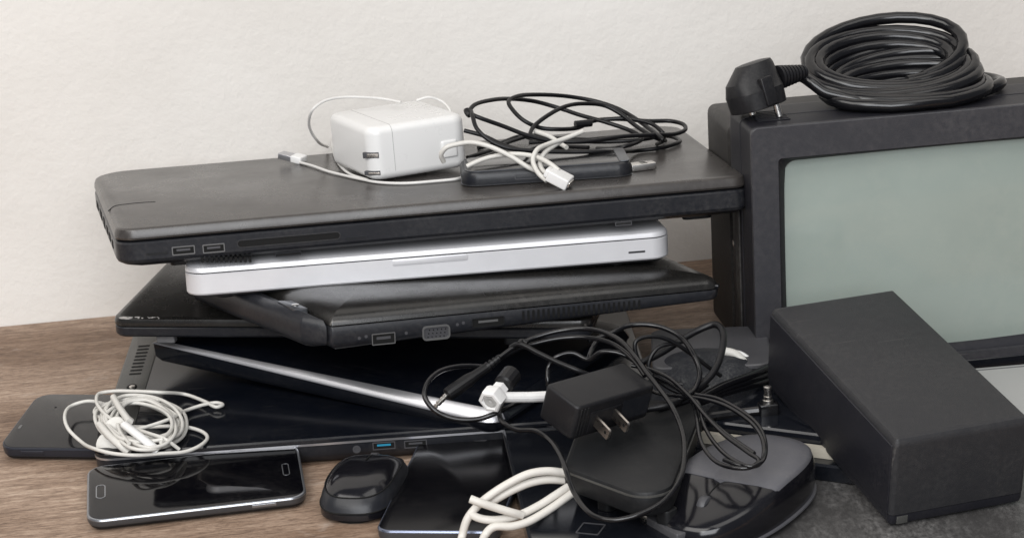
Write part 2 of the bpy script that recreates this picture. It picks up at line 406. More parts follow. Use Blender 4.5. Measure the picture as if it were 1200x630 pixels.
# ------------------------------------------------------------------ top black laptop
M6, W6 = frame2(Py(138, 270, 139), Py(877, 206, 139), -.077)
t6 = thing('laptop', 'large dusty black laptop on top of the stack, carrying the white power adapter', 'laptop', M6, 'stacked laptops')
D6 = 23.5
P6 = [(-.2, 0), (W6, 0), (W6 + .1, D6), (-2.9, D6)]
bm = bmesh.new(); slab(bm, P6, [1.5, 1.0, 2.2, 2.6], [(.25, -.80), (.06, -.74), (0, -.62), (.03, -.34), (.14, -.10), (.24, -.03), (.36, 0)], 8)
lid6 = obj('lid', bm, 'lid_black', t6, 28)
bm = bmesh.new(); slab(bm, P6, [1.5, 1.0, 2.2, 2.6], [(3.2, -2.95), (1.6, -2.75), (.5, -2.45), (.12, -2.25), (0, -2.05), (0, -1.02), (.10, -.92), (.4, -.84)], 8)
obj('base', bm, 'base_black', t6, 28)
bm = bmesh.new(); slab(bm, P6, [1.5, 1.0, 2.2, 2.6], [(.42, -.95), (.42, -.70)], 6); obj('lid_gap', bm, 'gap', t6)
bm = bmesh.new()
pts = [top(M6, *p, .0) for p in ((127, 247), (136, 241), (150, 239), (165, 237.5), (182, 236.5))]
sweep(bm, catmull(pts, 5), .035, 6); obj('lid_seam', bm, 'gap', lid6)
front_port(t6, M6, 'usb_port', (202, 299.5), (228, 287))
front_port(t6, M6, 'usb_port', (238, 297), (263, 284.5))
so = front_port(t6, M6, 'card_slot', (278, 291), (399, 270.5), rim='adapter', r=.3, w=.07, tongue=False, inner='hole', proud=.05)
front_port(t6, M6, 'card_reader', (323, 301), (353, 294), rim='base_black', r=.04, w=.05, tongue=False, inner='hole')
front_port(t6, M6, 'kensington_label', (171, 299), (196, 294.5), rim='black_matte', r=.1, w=.05, tongue=False, inner='base_black')
front_port(t6, M6, 'port_badge', (721, 265), (740, 258.5), rim='port_dark', r=.03, w=.05, tongue=False, inner='black_matte', y=.02)
front_port(t6, M6, 'port_badge', (404, 281), (430, 276), rim='base_black', r=.1, w=.05, tongue=False, inner='black_matte')
for k in range(11):                                                     # vent teeth under the front
    a = front(M6, 236 + k * 5.6, 307, .25); bm = bmesh.new()
    bar(bm, a.x, a.x + .16, .03, .5, a.z + .02, a.z + .36); obj('vent_rib', bm, 'hole', t6)
for (y, l, h, z) in ((17.6, 1.6, .5, -1.85), (14.0, 1.7, .6, -1.9), (11.0, 1.2, .7, -1.95), (8.0, 1.1, .5, -1.8), (5.6, 1.0, .5, -1.8), (3.2, .7, .5, -1.8)):
    x = -.2 - 2.7 * y / D6; bm = bmesh.new(); softbox(-.05, 0, .2, l, z, z + h, .04, .02, T=Matrix.Translation((x, y, 0)) @ Matrix.Rotation(.106, 4, 'Z'), bm=bm); obj('side_port', bm, 'hole', t6)
for x in (3, W6 - 4):
    for y in (2.5, D6 - 3): bm = bmesh.new(); softbox(x, y, x + 2, y + .8, -3.15, -2.8, .35, .08, bm=bm); obj('foot', bm, 'black_matte', t6)
def on6(px, py): return M6 @ top(M6, px, py, 0)

# ------------------------------------------------------------------ silver laptop
M5, W5 = frame2(Py(216, 313.5, 139.3), Py(786, 268.5, 139.3), -.06)
t5 = thing('laptop', 'slim silver aluminium laptop under the top black one', 'laptop', M5, 'stacked laptops')
D5 = 22.0; P5 = rect(0, 0, W5, D5)
bm = bmesh.new(); slab(bm, P5, 1.3, [(.10, -.50), (0, -.46), (.02, -.30), (.10, -.16), (.3, -.05), (.6, 0)], 8); obj('lid', bm, 'silver', t5, 28)
bm = bmesh.new(); slab(bm, P5, 1.3, [(.16, -.66), (.16, -.44)], 8); obj('lid_gap', bm, 'gap', t5)
bm = bmesh.new(); slab(bm, P5, 1.3, [(.22, -2.02), (.06, -1.95), (0, -1.85), (0, -.60), (.05, -.56)], 8); base5 = obj('base', bm, 'silver', t5, 28)
bm = bmesh.new(); slab(bm, P5, 1.3, [(1.1, -2.30), (.5, -2.2), (.2, -2.0)], 8); obj('bottom_case', bm, 'port_dark', t5)
a, b = front(M5, 460, 313), front(M5, 548, 299)
bm = bmesh.new(); slab(bm, rect(a.x, -.98, b.x, -.565), .12, [(0, -.05), (0, .035), (.03, .05)], 4, FRONT); obj('lid_notch', bm, 'silver', base5)
front_port(t5, M5, 'infrared_window', (736.5, 297), (756, 293.2), rim='port_dark', r=.04, w=.04, tongue=False, proud=.02)
for x in (2.5, W5 - 3.5):
    for y in (1.6, D5 - 2.5): bm = bmesh.new(); lathe(bm, [(.6, -2.45), (.7, -2.35), (.7, -2.1)], Matrix.Translation((x, y, 0)), 14); obj('foot', bm, 'black_matte', t5)

# ------------------------------------------------------------------ black laptop with the ports at its back
M4, W4 = frame2(Py(387, 366, 133.3), Py(850, 322, 136.5), .0)
t4 = thing('laptop', 'black laptop below the silver one, its video and USB ports facing forward', 'laptop', M4, 'stacked laptops')
P4 = [(0, 0), (W4, 0), (W4 - 3.4, 13), (-5.2, 13)]
def taper(bm, z0, at0, at1, ref=-2.6):
    for v in bm.verts:
        if v.co.z < z0:
            f = min(max(v.co.x / W4, 0), 1); f = max(0, (f - .35) / .65) ** 1.3
            tgt = at0 + (at1 - at0) * f
            v.co.z = z0 + (v.co.z - z0) * (tgt - z0) / (ref - z0)
bm = bmesh.new(); slab(bm, P4, [.25, .9, .8, .8], [(.12, -.98), (.02, -.90), (.10, -.62), (.35, -.36), (.75, -.18), (1.4, -.06), (2.4, 0), (3.4, .02)], 6); obj('lid', bm, 'lid_satin', t4, 40)
bm = bmesh.new(); slab(bm, P4, [.25, .9, .8, .8], [(1.2, -2.62), (.45, -2.5), (.12, -2.3), (.0, -2.0), (.0, -1.08), (.06, -1.0)], 6); taper(bm, -1.1, -2.7, -1.75); obj('base', bm, 'base_black', t4, 40)
bm = bmesh.new(); slab(bm, [(-1.75, 1.15), (-.07, .02), (-5.3, 13), (-7.2, 13)], [.5, .1, .1, .1], [(.45, -2.5), (.12, -2.25), (0, -1.9), (0, -1.0), (.15, -.62), (.45, -.42)], 4); cap4 = obj('hinge_cap', bm, 'base_black', t4, 40)
bm = bmesh.new(); slab(bm, [(-1.95, 2.5), (-1.0, 2.2), (-1.75, 4.3), (-2.7, 4.6)], .1, [(0, -.6), (0, -.33), (.05, -.30)], 3); pb = obj('power_button', bm, 'steel_dark', cap4)
bm = bmesh.new(); lathe(bm, [(.24, -.4), (.24, -.26), (.18, -.24)], Matrix.Translation((-1.7, 3.2, 0)), 16); obj('button_ring', bm, 'steel', pb)
front_port(t4, M4, 'usb_port', (436, 404.5), (463, 388.5), w=.06)
vga = front_port(t4, M4, 'video_port', (495, 399), (527, 379), rim='port_rim', r=.28, w=.11, tongue=False, inner='port_dark', proud=.12)
for r in range(3):
    for c in range(5):
        a = front(M4, 501.5 + c * 4.7 + r * .8, 394.6 - r * 4.1 - c * .42); bm = bmesh.new()
        lathe(bm, [(.045, 0), (.045, .05)], axis_T((a.x, -.0, a.z), (0, -1, 0)), 6); obj('pin_hole', bm, 'hole', vga)
front_port(t4, M4, 'display_port', (553, 384), (591, 369.5), rim='black_matte', r=.1, w=.06, inner='hole', tmat='port_rim')
for (px, py) in ((421, 396), (429, 394), (476, 390), (536, 380), (543, 378)):
    a = front(M4, px, py); bm = bmesh.new(); lathe(bm, [(.11, 0), (.11, .015)], axis_T((a.x, .0, a.z), (0, -1, 0)), 8); obj('port_symbol', bm, 'port_dark', t4)
for k in range(24):
    a = front(M4, 612 + k * 5.9, 376 - k * .55); b = front(M4, 612 + k * 5.9, 364 - k * .55); bm = bmesh.new()
    slab(bm, rect(a.x, a.z + .03, a.x + .16, b.z), .05, [(0, -.02), (0, .02)], 2, FRONT); obj('vent_slot', bm, 'hole', t4)
bm = bmesh.new(); lathe(bm, [(.0, .12), (.10, .1), (.15, .03), (.15, -.3)], axis_T((W4 - .45, .25, -.8), (.6, -.7, .2)), 12); obj('hinge_end', bm, 'black_gloss', t4)

# ------------------------------------------------------------------ black laptop with worn corner
M3 = frame(Pz(129, 373, 7.0), -.315, .03)
t3 = thing('laptop', 'thin black laptop with a scuffed front corner, sticking out to the left', 'laptop', M3, 'stacked laptops')
W3, D3 = 33.0, 22.0; P3 = rect(0, 0, W3, D3)
bm = bmesh.new(); slab(bm, P3, [1.0, .9, .9, .6], [(.10, -.62), (0, -.55), (0, -.26), (.08, -.10), (.25, -.02), (.45, 0)], 7); lid3 = obj('lid', bm, 'lid_satin', t3, 30)
bm = bmesh.new(); slab(bm, P3, [1.0, .9, .9, .6], [(.2, -.75), (.2, -.5)], 5); obj('lid_gap', bm, 'gap', t3)
bm = bmesh.new(); slab(bm, P3, [1.0, .9, .9, .6], [(3.0, -2.0), (1.8, -1.85), (.7, -1.55), (.12, -1.35), (0, -1.2), (0, -.72), (.06, -.66)], 7); obj('base', bm, 'base_black', t3, 30)
rnd = random.Random(4)
bm = bmesh.new()
for k in range(26):                                                     # chipped paint along the corner
    u = rnd.random() ** 1.3; c = Vector((.85 + u * 2.6, .22 + rnd.uniform(-.12, .16), .015 - .02 * rnd.random())); s = rnd.uniform(.04, .14) * (1.3 - u)
    vs = [bm.verts.new(c + Vector((math.cos(a) * s * rnd.uniform(.9, 2.2), math.sin(a) * s * rnd.uniform(.3, .7), 0))) for a in [i * math.pi / 3 + rnd.random() * .5 for i in range(6)]]
    f = bm.faces.new(vs)
g = bmesh.ops.extrude_face_region(bm, geom=bm.faces[:]); bmesh.ops.translate(bm, verts=[v for v in g['geom'] if isinstance(v, bmesh.types.BMVert)], vec=(0, 0, -.06))
o = obj('worn_edge', bm, 'scuff', lid3, 0); o['label'] = 'chipped pale edge where the black paint has worn off'
a = top(M3, 188, 403, -1.7); bm = bmesh.new(); softbox(2.9, .55, 4.2, 1.2, -1.98, -1.5, .1, .05, bm=bm); obj('foot', bm, 'grey_plastic', t3)
bm = bmesh.new(); softbox(W3 - 6, .8, W3 - 4.4, 1.6, -2.1, -1.6, .3, .08, bm=bm); obj('foot', bm, 'black_matte', t3)
for x in (3, W3 - 5): bm = bmesh.new(); softbox(x, D3 - 3, x + 1.6, D3 - 2, -2.3, -1.7, .3, .08, bm=bm); obj('foot', bm, 'black_matte', t3)

# ------------------------------------------------------------------ silver-edged thin laptop
A2, B2 = Pz(205, 404, 4.6), Pz(585, 486, 3.1)
M2, W2 = frame2(A2, B2, .0)
t2 = thing('laptop', 'thin dark laptop with a bright silver edge, lying askew near the bottom of the stack', 'laptop', M2, 'stacked laptops')
P2 = rect(-2, 0, W2, 19)
def thin_end(bm):                       # the bevel narrows towards the far end
    for v in bm.verts:
        if v.co.x < 1.5 and v.co.z > -1.05 and v.co.y < 3: v.co.z *= .3; v.co.y *= .3 if v.co.y < 1 else 1
bm = bmesh.new(); slab(bm, P2, [.05, 1.6, 1.2, 1.2], [(.10, -.85), (0, -.77), (.03, -.66), (.28, -.34), (.56, -.05), (.64, 0)], 8); thin_end(bm); se = obj('silver_edge', bm, 'silver_edge', t2, 25); se.data.materials.append(MATS['black_gloss'])
for p in se.data.polygons:
    if p.center.y > .012 or p.normal.x > .75: p.material_index = 1
bm = bmesh.new(); slab(bm, P2, [.05, 1.6, 1.2, 1.2], [(.66, -.1), (.66, .03), (.74, .05)], 8); thin_end(bm); obj('lid', bm, 'lid_gloss', t2)
bm = bmesh.new(); slab(bm, P2, [.05, 1.6, 1.2, 1.2], [(1.2, -1.7), (.45, -1.6), (.15, -1.2), (.1, -.83)], 8); thin_end(bm); obj('base', bm, 'black_gloss', t2)

# ------------------------------------------------------------------ bottom laptop
A1, B1 = Pz(250, 522, 1.95), Pz(470, 506, 1.95)
M1, _ = frame2(A1, B1); M1 = M1 @ Matrix.Translation((-7.7, 0, 0)); W1, D1 = 36.4, 25.0
t1 = thing('laptop', 'glossy black laptop lying on the table at the bottom of the stack', 'laptop', M1, 'stacked laptops')
P1 = rect(0, 0, W1, D1)
bm = bmesh.new(); slab(bm, P1, 1.2, [(.05, -.34), (0, -.28), (.02, -.12), (.12, -.02), (.25, 0)], 7); lid1 = obj('lid', bm, 'lid_gloss', t1, 30)
bm = bmesh.new(); ring_plate(bm, P1, 1.2, .25, -.50, -.36); obj('silver_trim', bm, 'silver_edge', t1)
bm = bmesh.new(); slab(bm, P1, 1.2, [(1.2, -1.90), (.55, -1.75), (.15, -1.35), (.06, -1.1), (.06, -.52)], 7); obj('base', bm, 'base_black', t1, 30)
bm = bmesh.new(); slab(bm, rect(.12, 4, 2.2, D1 - .2), .3, [(0, -.02), (0, .05), (.05, .08)], 4); strip = obj('side_strip', bm, 'strip_grey', lid1)
strip['label'] = 'scratched grey strip with speaker slots along the left edge'
for k in range(9):
    bm = bmesh.new(); slab(bm, rect(.75, 14.6 + k * .75, 1.6, 14.95 + k * .75), .1, [(0, .05), (0, .09)], 2); obj('speaker_slot', bm, 'hole', strip)
bm = bmesh.new(); lathe(bm, [(.36, .05), (.36, .13), (.28, .16)], Matrix.Translation((1.25, 12.0, 0)) @ Matrix.Diagonal((1, 1.6, 1, 1)), 18); obj('latch', bm, 'hole', strip)
bm = bmesh.new(); lathe(bm, [(.20, .1), (.20, .24), (.12, .27)], Matrix.Translation((1.3, 11.75, 0)) @ Matrix.Diagonal((1, 1.7, 1, 1)), 14); obj('latch_knob', bm, 'steel', strip)
for i in range(2):
    bm = bmesh.new(); softbox(9 + i * 12, .25, 10.2 + i * 12, 1, -2.05, -1.7, .2, .05, bm=bm); obj('foot', bm, 'black_matte', t1)
front_port(t1, M1, 'usb_port', (437, 527), (463, 516), rim='port_dark', r=.05, w=.07, inner='hole', tmat='blue_port', y=.06)
front_port(t1, M1, 'usb_port', (474, 525), (500, 514), rim='port_dark', r=.05, w=.07, inner='hole', tmat='port_dark', y=.06)
a = front(M1, 418, 526, .06); bm = bmesh.new(); lathe(bm, [(.26, 0), (.26, .05), (.16, .05), (.16, .02)], axis_T((a.x, .07, a.z), (0, -1, 0)), 18); obj('audio_jack', bm, 'port_dark', t1)

# ------------------------------------------------------------------ phones
def phone(label, M, w, d, t, r, rim_m, back_m, glass_m, rim=.16, group='phones', band_m='steel_dark'):
    root = thing('smartphone', label, 'phone', M, group)
    P = rect(0, 0, w, d)
    bm = bmesh.new(); slab(bm, P, r, [(.45, -t), (.15, -t + .08), (.06, -t + .22), (.05, -.5)], 9); obj('back_cover', bm, back_m, root, 30)
    bm = bmesh.new(); slab(bm, P, r, [(.07, -t + .24), (.02, -t + .30), (0, -.40), (0, -.16)], 9); obj('side_band', bm, band_m, root, 30)
    bm = bmesh.new(); slab(bm, P, r, [(0, -.17), (-.01, -.12), (.04, -.03), (.11, .0), (rim, -.02)], 9); obj('frame', bm, rim_m, root, 30)
    bm = bmesh.new(); slab(bm, P, r, [(rim, -.1), (rim, .005), (rim + .05, .02)], 9); g = obj('screen', bm, glass_m, root, 30)
    return root, g
Mf = frame((-11.45, 125.7, .83), .029, .095)
pf, gf = phone('black smartphone with a silver rim lying in front of the white earphones', Mf, 13.3, 7.3, .78, 1.05, 'phone_frame', 'black_matte', 'glass_black')
a = top(Mf, 115.5, 563); bm = bmesh.new(); ring_plate(bm, rect(.55, 2.75, 1.15, 4.55), .28, .07, .0, .045); obj('home_button', bm, 'phone_frame', pf)
bm = bmesh.new(); ring_plate(bm, rect(12.05, 3.0, 12.5, 4.6), .2, .06, .0, .04); obj('earpiece', bm, 'phone_frame', pf)
bm = bmesh.new(); softbox(9.9, -.04, 11.4, .2, -.38, -.18, .05, .03, bm=bm); obj('side_button', bm, 'phone_frame', pf)
Ml = frame((-17.85, 139.5, .95), -.31, .13)
pl, gl = phone('dark smartphone at the far left, partly under the white earphones', Ml, 12.2, 7.6, .9, 1.1, 'phone_dark_frame', 'black_matte', 'screen_film', .14, band_m='phone_dark_frame')
bm = bmesh.new(); lathe(bm, [(.09, .0), (.09, .03)], Matrix.Translation((2.0, 5.6, 0)), 12); obj('sensor', bm, 'hole', pl)
bm = bmesh.new(); slab(bm, rect(.42, 2.6, .60, 3.1), .08, [(0, 0), (0, .03)], 4); obj('earpiece', bm, 'port_rim', pl)
bm = bmesh.new(); softbox(1.6, -.05, 3.2, .2, -.42, -.18, .05, .03, bm=bm); obj('side_button', bm, 'phone_dark_frame', pl)
Mc = frame((5.46, 119.5, .95), -.282, .0)
pc, gc = phone('glossy black smartphone pointing away, between the mouse and the white cable', Mc, 7.3, 14.6, .9, .9, 'phone_blue_frame', 'black_matte', 'glass_worn', .12)
bm = bmesh.new(); slab(bm, rect(2.6, 14.0, 4.4, 14.2), .1, [(0, 0), (0, .03)], 4); obj('earpiece', bm, 'port_dark', pc)
Mt = frame((M6 @ top(M6, 541, 221, .0)) + Vector((0, 0, .02)), -.09, -.077) @ Matrix.Diagonal((1, 1, .8, 1))
w, d = 11.6, 6.2
pt = thing('smartphone', 'thick black phone on the top laptop, in front of the tangled black cord', 'phone', Mt, 'phones')
bm = bmesh.new(); slab(bm, rect(0, 0, w, d), [1.3, 1.0, 1.0, 1.3], [(.25, 0), (.05, .06), (0, .14)], 9); obj('bottom_rim', bm, 'phone_frame', pt)
bm = bmesh.new(); slab(bm, rect(0, 0, w, d), [1.3, 1.0, 1.0, 1.3], [(.06, .13), (.03, .3), (.03, .9), (.14, 1.15), (.35, 1.26)], 9); obj('case', bm, 'base_black', pt, 30)
bm = bmesh.new(); ring_plate(bm, rect(.30, .30, w - .3, d - .3), .9, .10, 1.2, 1.30); obj('frame', bm, 'steel_dark', pt)
bm = bmesh.new(); slab(bm, rect(.42, .42, w - .42, d - .42), .8, [(0, 1.2), (0, 1.28), (.05, 1.3)], 8); obj('screen', bm, 'screen_film', pt)
bm = bmesh.new(); ring_plate(bm, rect(3.6, .42, 5.1, .86), .15, .06, -.03, .03, FRONT); obj('side_button', bm, 'port_dark', pt)
bm = bmesh.new(); softbox(w - .9, .5, w - .15, d - .6, 1.24, 1.36, .2, .05, bm=bm); obj('end_trim', bm, 'steel_dark', pt)

# ------------------------------------------------------------------ white power adapter
o = on6(437, 216); Ma = frame(o + Vector((0, 0, .12)), .28, -.06)
ta = thing('power_adapter', 'square white power adapter with folded prongs on the top laptop', 'power adapter', Ma)
wa, da, ha = 7.3, 8.8, 3.75
bm = softbox(0, 0, wa, da, 0, ha, 1.0, .55, n=8, er=6); body_a = obj('body', bm, 'white_plastic', ta, 40)
def ring_around(x, k, w=.022):
    bm = bmesh.new(); e = .55
    pts = []
    yz = [(0 - k, e), (0 - k, ha - e)] + [(e - (e + k) * math.cos(a), ha - e + (e + k) * math.sin(a)) for a in [i * math.pi / 12 for i in range(1, 6)]] + [(e, ha + k), (da - e, ha + k)]
    sweep(bm, [Vector((x, y, z)) for y, z in yz], w, 6); return bm
obj('plug_seam', ring_around(1.75, -.004), 'grey_light', ta)
for (pa, pb_) in (((417, 189.5), (441, 179)), ((419, 209.5), (441, 201))):
    z0, z1 = front(Ma, *pa).z, front(Ma, *pb_).z
    # prongs lie folded in slots on the rounded corner between the left and the front face
    T = Matrix.Translation((.42, .42, 0)) @ Matrix.Rotation(math.radians(-38), 4, 'Z')
    bm = bmesh.new(); softbox(-.75, -.215, .40, .1, z0, z1, .05, .015, T=T, bm=bm); s_ = obj('prong_slot', bm, 'port_dark', ta)
    bm = bmesh.new(); softbox(-.45, -.25, .38, .1, z0 + .06, z1 - .10, .05, .02, T=T, bm=bm); obj('prong', bm, 'prong', s_)
a = front(Ma, 522, 189); bm = bmesh.new(); softbox(a.x - .25, -.14, a.x + 1.0, .3, .9, 2.1, .3, .12, bm=bm); obj('cable_hook', bm, 'white_plastic', ta)
# its cord: parts of the same adapter
wc = thing('charging_cable', 'thin white cable with a flat plug, wound under the white adapter', 'cable', frame(on6(330, 185)))
iw = wc.matrix_world.inverted()
def reroot(o, root):
    o.parent = root; o.matrix_parent_inverse = root.matrix_world.inverted(); return o
bpy.context.view_layer.update()
def l6(px, py, h=.13):
    return M6 @ (top(M6, px, py, 0) + Vector((0, 0, h)))
def l6c(name, paths, r, m, root, n=8, seg=8):
    bm = bmesh.new()
    for sp in paths:
        pts = [l6(*p) if len(p) == 2 else (Py(*p) if p[2] > 60 else l6(p[0], p[1], p[2])) for p in sp]
        sweep(bm, catmull(pts, seg), r, n)
    return reroot(obj(name, bm, m, None, 60), root)
l6c('wire', [[(350, 192), (365, 196), (385, 203), (405, 208), (425, 212.5), (445, 216), (475, 217), (510, 214.5), (537, 211.5), (546, 205)],
             [(431, 213), (412, 207), (398, 195), (391, 180), (390, 168), (394, 158), (402, 150)],
             [(384, 174, .12), (372, 165, 157), (365, 155, 156), (362, 143, 155), (367, 128, 154), (381, 118, 154.5), (402, 114, 155), (425, 114, 155), (450, 116, 155), (470, 120, 154)],
             [(488, 118, 154), (502, 114, 154), (516, 118, 154), (526, 127, 153), (530, 138, 152)]], .105, 'white_cable', wc)
pB = l6(353, 192, .0); Mp, _ = frame2(pB + Vector((-1.6, 1.1, .30)), pB)
bm = softbox(0, -.15, 1.15, .72, 0, .42, .08, .05); bm.transform(Mp); reroot(obj('usb_plug', bm, 'silver_edge', None), wc)
bm = softbox(1.1, -.22, 2.0, .80, -.03, .50, .15, .1); bm.transform(Mp); reroot(obj('plug_shell', bm, 'white_plastic', None), wc)
# magnetic connector cable
mc = thing('charging_cable', 'white cable with a small white magnetic connector, draped over the black phone', 'cable', frame(on6(640, 215)))
bpy.context.view_layer.update()
l6c('wire', [[(520, 190, 144.3), (517, 181, 144.0), (523, 173, 143.8), (536, 169, 143.8), (552, 167, 143.8), (573, 171.5, 143.5), (598, 183, 143), (619, 196, 142.6), (630, 201, 142.5)],
             [(547, 195, 144), (560, 189, 144), (575, 184, 143.8), (602, 180.5, 143.5), (627, 183.5, 142.5), (644, 191.5, 141.4), (655, 200, 140.8)],
             [(641, 212, 140.6), (631, 203, 141.2), (624.5, 188, 142), (629, 176, 142.6), (642, 169, 143.6), (663, 162, 144.5), (683, 154, 145)],
             [(655, 204, 141), (640, 203, 141.4), (633, 193, 142.2), (637, 181, 143), (649, 171, 144), (668, 160, 145), (681, 156, 145)],
             [(627, 154, 150), (644, 160, 149), (656, 168, 148), (664, 173, 147)]], .165, 'white_old', mc)
c = Py(656, 209, 140.4); Tm = axis_T(c, (.75, -.35, -.42), (0, 0, 1))
bm = softbox(-.72, -.38, .72, .38, -.75, .75, .12, .1, T=Tm); reroot(obj('connector', bm, 'white_plastic', None), mc)
bm = softbox(-.5, -.22, .5, .22, .7, .84, .1, .03, T=Tm); reroot(obj('contact_face', bm, 'steel', None), mc)
bm = softbox(-.42, -.3, .42, .3, -1.05, -.7, .12, .1, T=Tm); reroot(obj('connector_neck', bm, 'white_plastic', None), mc)

# ------------------------------------------------------------------ black cord tangle on the top laptop
bc = thing('cord', 'tangled thin black cord with a USB plug on the top laptop', 'cord', frame(on6(700, 175)))
bpy.context.view_layer.update()
l6c('wire', [[(549, 131, 150), (556, 123, 151), (578, 117, 153), (600, 116, 155), (627, 119, 156), (656, 127, 156), (680, 135, 155), (709, 143, 154), (738, 153, 153), (752, 163, 151), (730, 172, 149), (700, 176)],
             [(548, 131, 149.8), (557, 136, 149), (590, 148, 149), (619, 159, 149), (646, 165, 149), (685, 166, 149), (730, 160, 150), (767, 158, 151), (791, 157, 152), (803, 152, 153), (801, 146, 154), (786, 142, 155), (760, 142, 155), (723, 139.5, 155), (699, 141, 154.5), (676, 150, 152), (656, 151.5, 151), (634, 150, 151), (615, 142, 151), (601, 129, 152), (596, 119, 153), (606, 113, 154), (627, 111, 155.5), (665, 113, 157), (699, 119, 157), (723, 127, 156), (740, 136, 155), (757, 148, 153), (776, 163, 150), (770, 171)],
             [(552, 130, 149.5), (554, 137, 148.6), (559, 151, 147.6), (573, 164, 147), (593, 173, 146.6), (627, 177, 146.6), (660, 178, 146.6), (714, 177.5, 147), (747, 180, .2), (772, 177, .2), (791, 172, .2), (797, 168, .2), (781, 164, .3), (747, 169, .3), (700, 171, .3), (660, 169, .3), (620, 172, .3)],
             [(620, 160, 149), (625, 149, 150), (644, 134, 151.5), (665, 124, 153), (685, 121.5, 154), (709, 124, 154.5), (728, 134, 154), (743, 146, 153), (765, 160, 151), (780, 168, .2)],
             [(544, 153, 150), (566, 159, 149.5), (588, 169, 148), (607, 175, 147), (640, 174, .2), (690, 176, .2)],
             [(548, 187, .15), (570, 181, .2), (600, 170, .3), (625, 165, .4), (650, 168, .4), (700, 172, .5)],
             [(700, 141, 154.4), (735, 139, 154), (765, 146, 153), (777, 156, 152), (778, 166, .2)],
             [(560, 176, .15), (585, 172, .25), (610, 166, .4), (640, 172, .3), (690, 170, .4), (740, 165, .4)]], .155, 'cable_black', bc)
bm = bmesh.new(); sweep(bm, [Py(674, 146, 152), Py(693, 144, 152.3)], .27, 10); reroot(obj('strain_relief', bm, 'cable_black', None), bc)
bm = bmesh.new(); sweep(bm, catmull([Py(547, 129, 149.9), Py(548, 132, 149.7), Py(551, 135, 149.5)], 4), .24, 10); reroot(obj('cable_tie', bm, 'cable_black', None), bc)
Mu = frame(l6(741, 202, .03), .12, -.07)
bm = softbox(0, 0, 1.75, 1.1, 0, .45, .05, .03); bm.transform(Mu); reroot(obj('usb_plug', bm, 'steel', None), bc)
bm = softbox(-1.3, -.1, .02, 1.2, -.05, .55, .15, .1); bm.transform(Mu); reroot(obj('plug_shell', bm, 'cable_black', None), bc)
bm = softbox(.75, .2, 1.2, .45, .44, .458, .02, .005); softbox(.75, .65, 1.2, .9, .44, .458, .02, .005, bm=bm); bm.transform(Mu); reroot(obj('plug_window', bm, 'hole', None), bc)

# ------------------------------------------------------------------ television
TVY = 137.0
o = Py(880, 151, TVY); Mv = frame(o); HT = o.z
tv = thing('television', 'old black tube television standing behind the right end of the stack', 'television', Mv)
WT = 27.0
def tvslab(P, R, rings, n=6):           # rings: (inset, local y)
    bm = bmesh.new(); slab(bm, P, R, [(i, -y) for i, y in rings], n, FRONT); return bm
PT = rect(0, -HT + .5, WT, 0)
obj('cabinet', tvslab(PT, .5, [(.35, 6.6), (.05, 6.2), (0, 5.8), (0, 3.2), (.8, 3.0)], 6), 'tv_dark', tv, 30)
# front bezel: flat frame, step, sloping inner frame
sa, sb = front(Mv, 923, 193), front(Mv, 1122, 402)
SX0, SZ1, SZ0 = sa.x, sa.z, sb.z; SX1 = WT - SX0
PI_ = rect(SX0 - .62, SZ0 - .7, SX1 + .62, SZ1 + .45)
def ring_loft(loops, n=6):
    bm = bmesh.new(); R = []
    for P, r, y in loops:
        R.append([FRONT @ Vector((p.x, p.y, -y)) for p in round_poly([Vector(q) for q in P], [r] * 4, n)])
    loft(bm, R, cap=False); return bm
obj('bezel', ring_loft([(PT, .5, .42), (offset_poly(PT, 0), .5, .06), (offset_poly(PT, .06), .45, 0), (PI_, .25, 0), (offset_poly(PI_, .03), .25, .35)]), 'tv_black', tv, 30)
obj('front_collar', ring_loft([(offset_poly(PT, .03), .5, 3.3), (offset_poly(PT, .03), .5, .40)]), 'tv_dark', tv, 30)
SP = rect(SX0, SZ0, SX1, SZ1)
obj('inner_bezel', ring_loft([(PI_, .25, .3), (offset_poly(PI_, .12), .3, .32), (offset_poly(SP, -.12), .85, .75), (offset_poly(SP, .04), .8, 1.1)]), 'tv_dark', tv, 30)
bm = bmesh.new(); n = 20; vs = []
for i in range(n + 1):
    row = []
    for j in range(n + 1):
        u, v = -1 + 2 * i / n, -1 + 2 * j / n
        cx, cz = (SX0 + SX1) / 2, (SZ0 + SZ1) / 2; hx, hz = (SX1 - SX0) / 2 + .15, (SZ1 - SZ0) / 2 + .15
        k = .055                                                       # rounded corners by squeezing the square
        row.append(bm.verts.new((cx + hx * u * math.sqrt(1 - k * v * v), .55 + .55 * (u * u) * .9 + .5 * (v * v) * .6 - .15, cz + hz * v * math.sqrt(1 - k * u * u))))
    vs.append(row)
for i in range(n):
    for j in range(n): bm.faces.new((vs[i][j], vs[i + 1][j], vs[i + 1][j + 1], vs[i][j + 1]))
for f in bm.faces: f.normal_update()
o = obj('screen', bm, 'crt', tv, 60)
P = rect(.25, -HT + 1.0, WT - .25, -1.5)
obj('rear_housing', tvslab(P, .7, [(5.5, 26), (4.0, 22), (.6, 15.5), (.15, 14.8), (0, 14.2), (0, 8.0), (.25, 7.6), (.3, 6.3)], 6), 'tv_rear', tv, 30)
for k in range(7):
    bm = bmesh.new(); softbox(.9, 1.7 + k * .42, 3.1, 1.92 + k * .42, -.02, .035, .08, .02, bm=bm); obj('vent_slat', bm, 'tv_dark', tv)
obj('lit_side_strip', tvslab(rect(-.10, -HT + .6, .05, -4.5), .04, [(0, 4.9), (0, 3.9)], 2), 'tv_rear', tv)  # brown strip stands for the lit lower stretch of the cabinet side
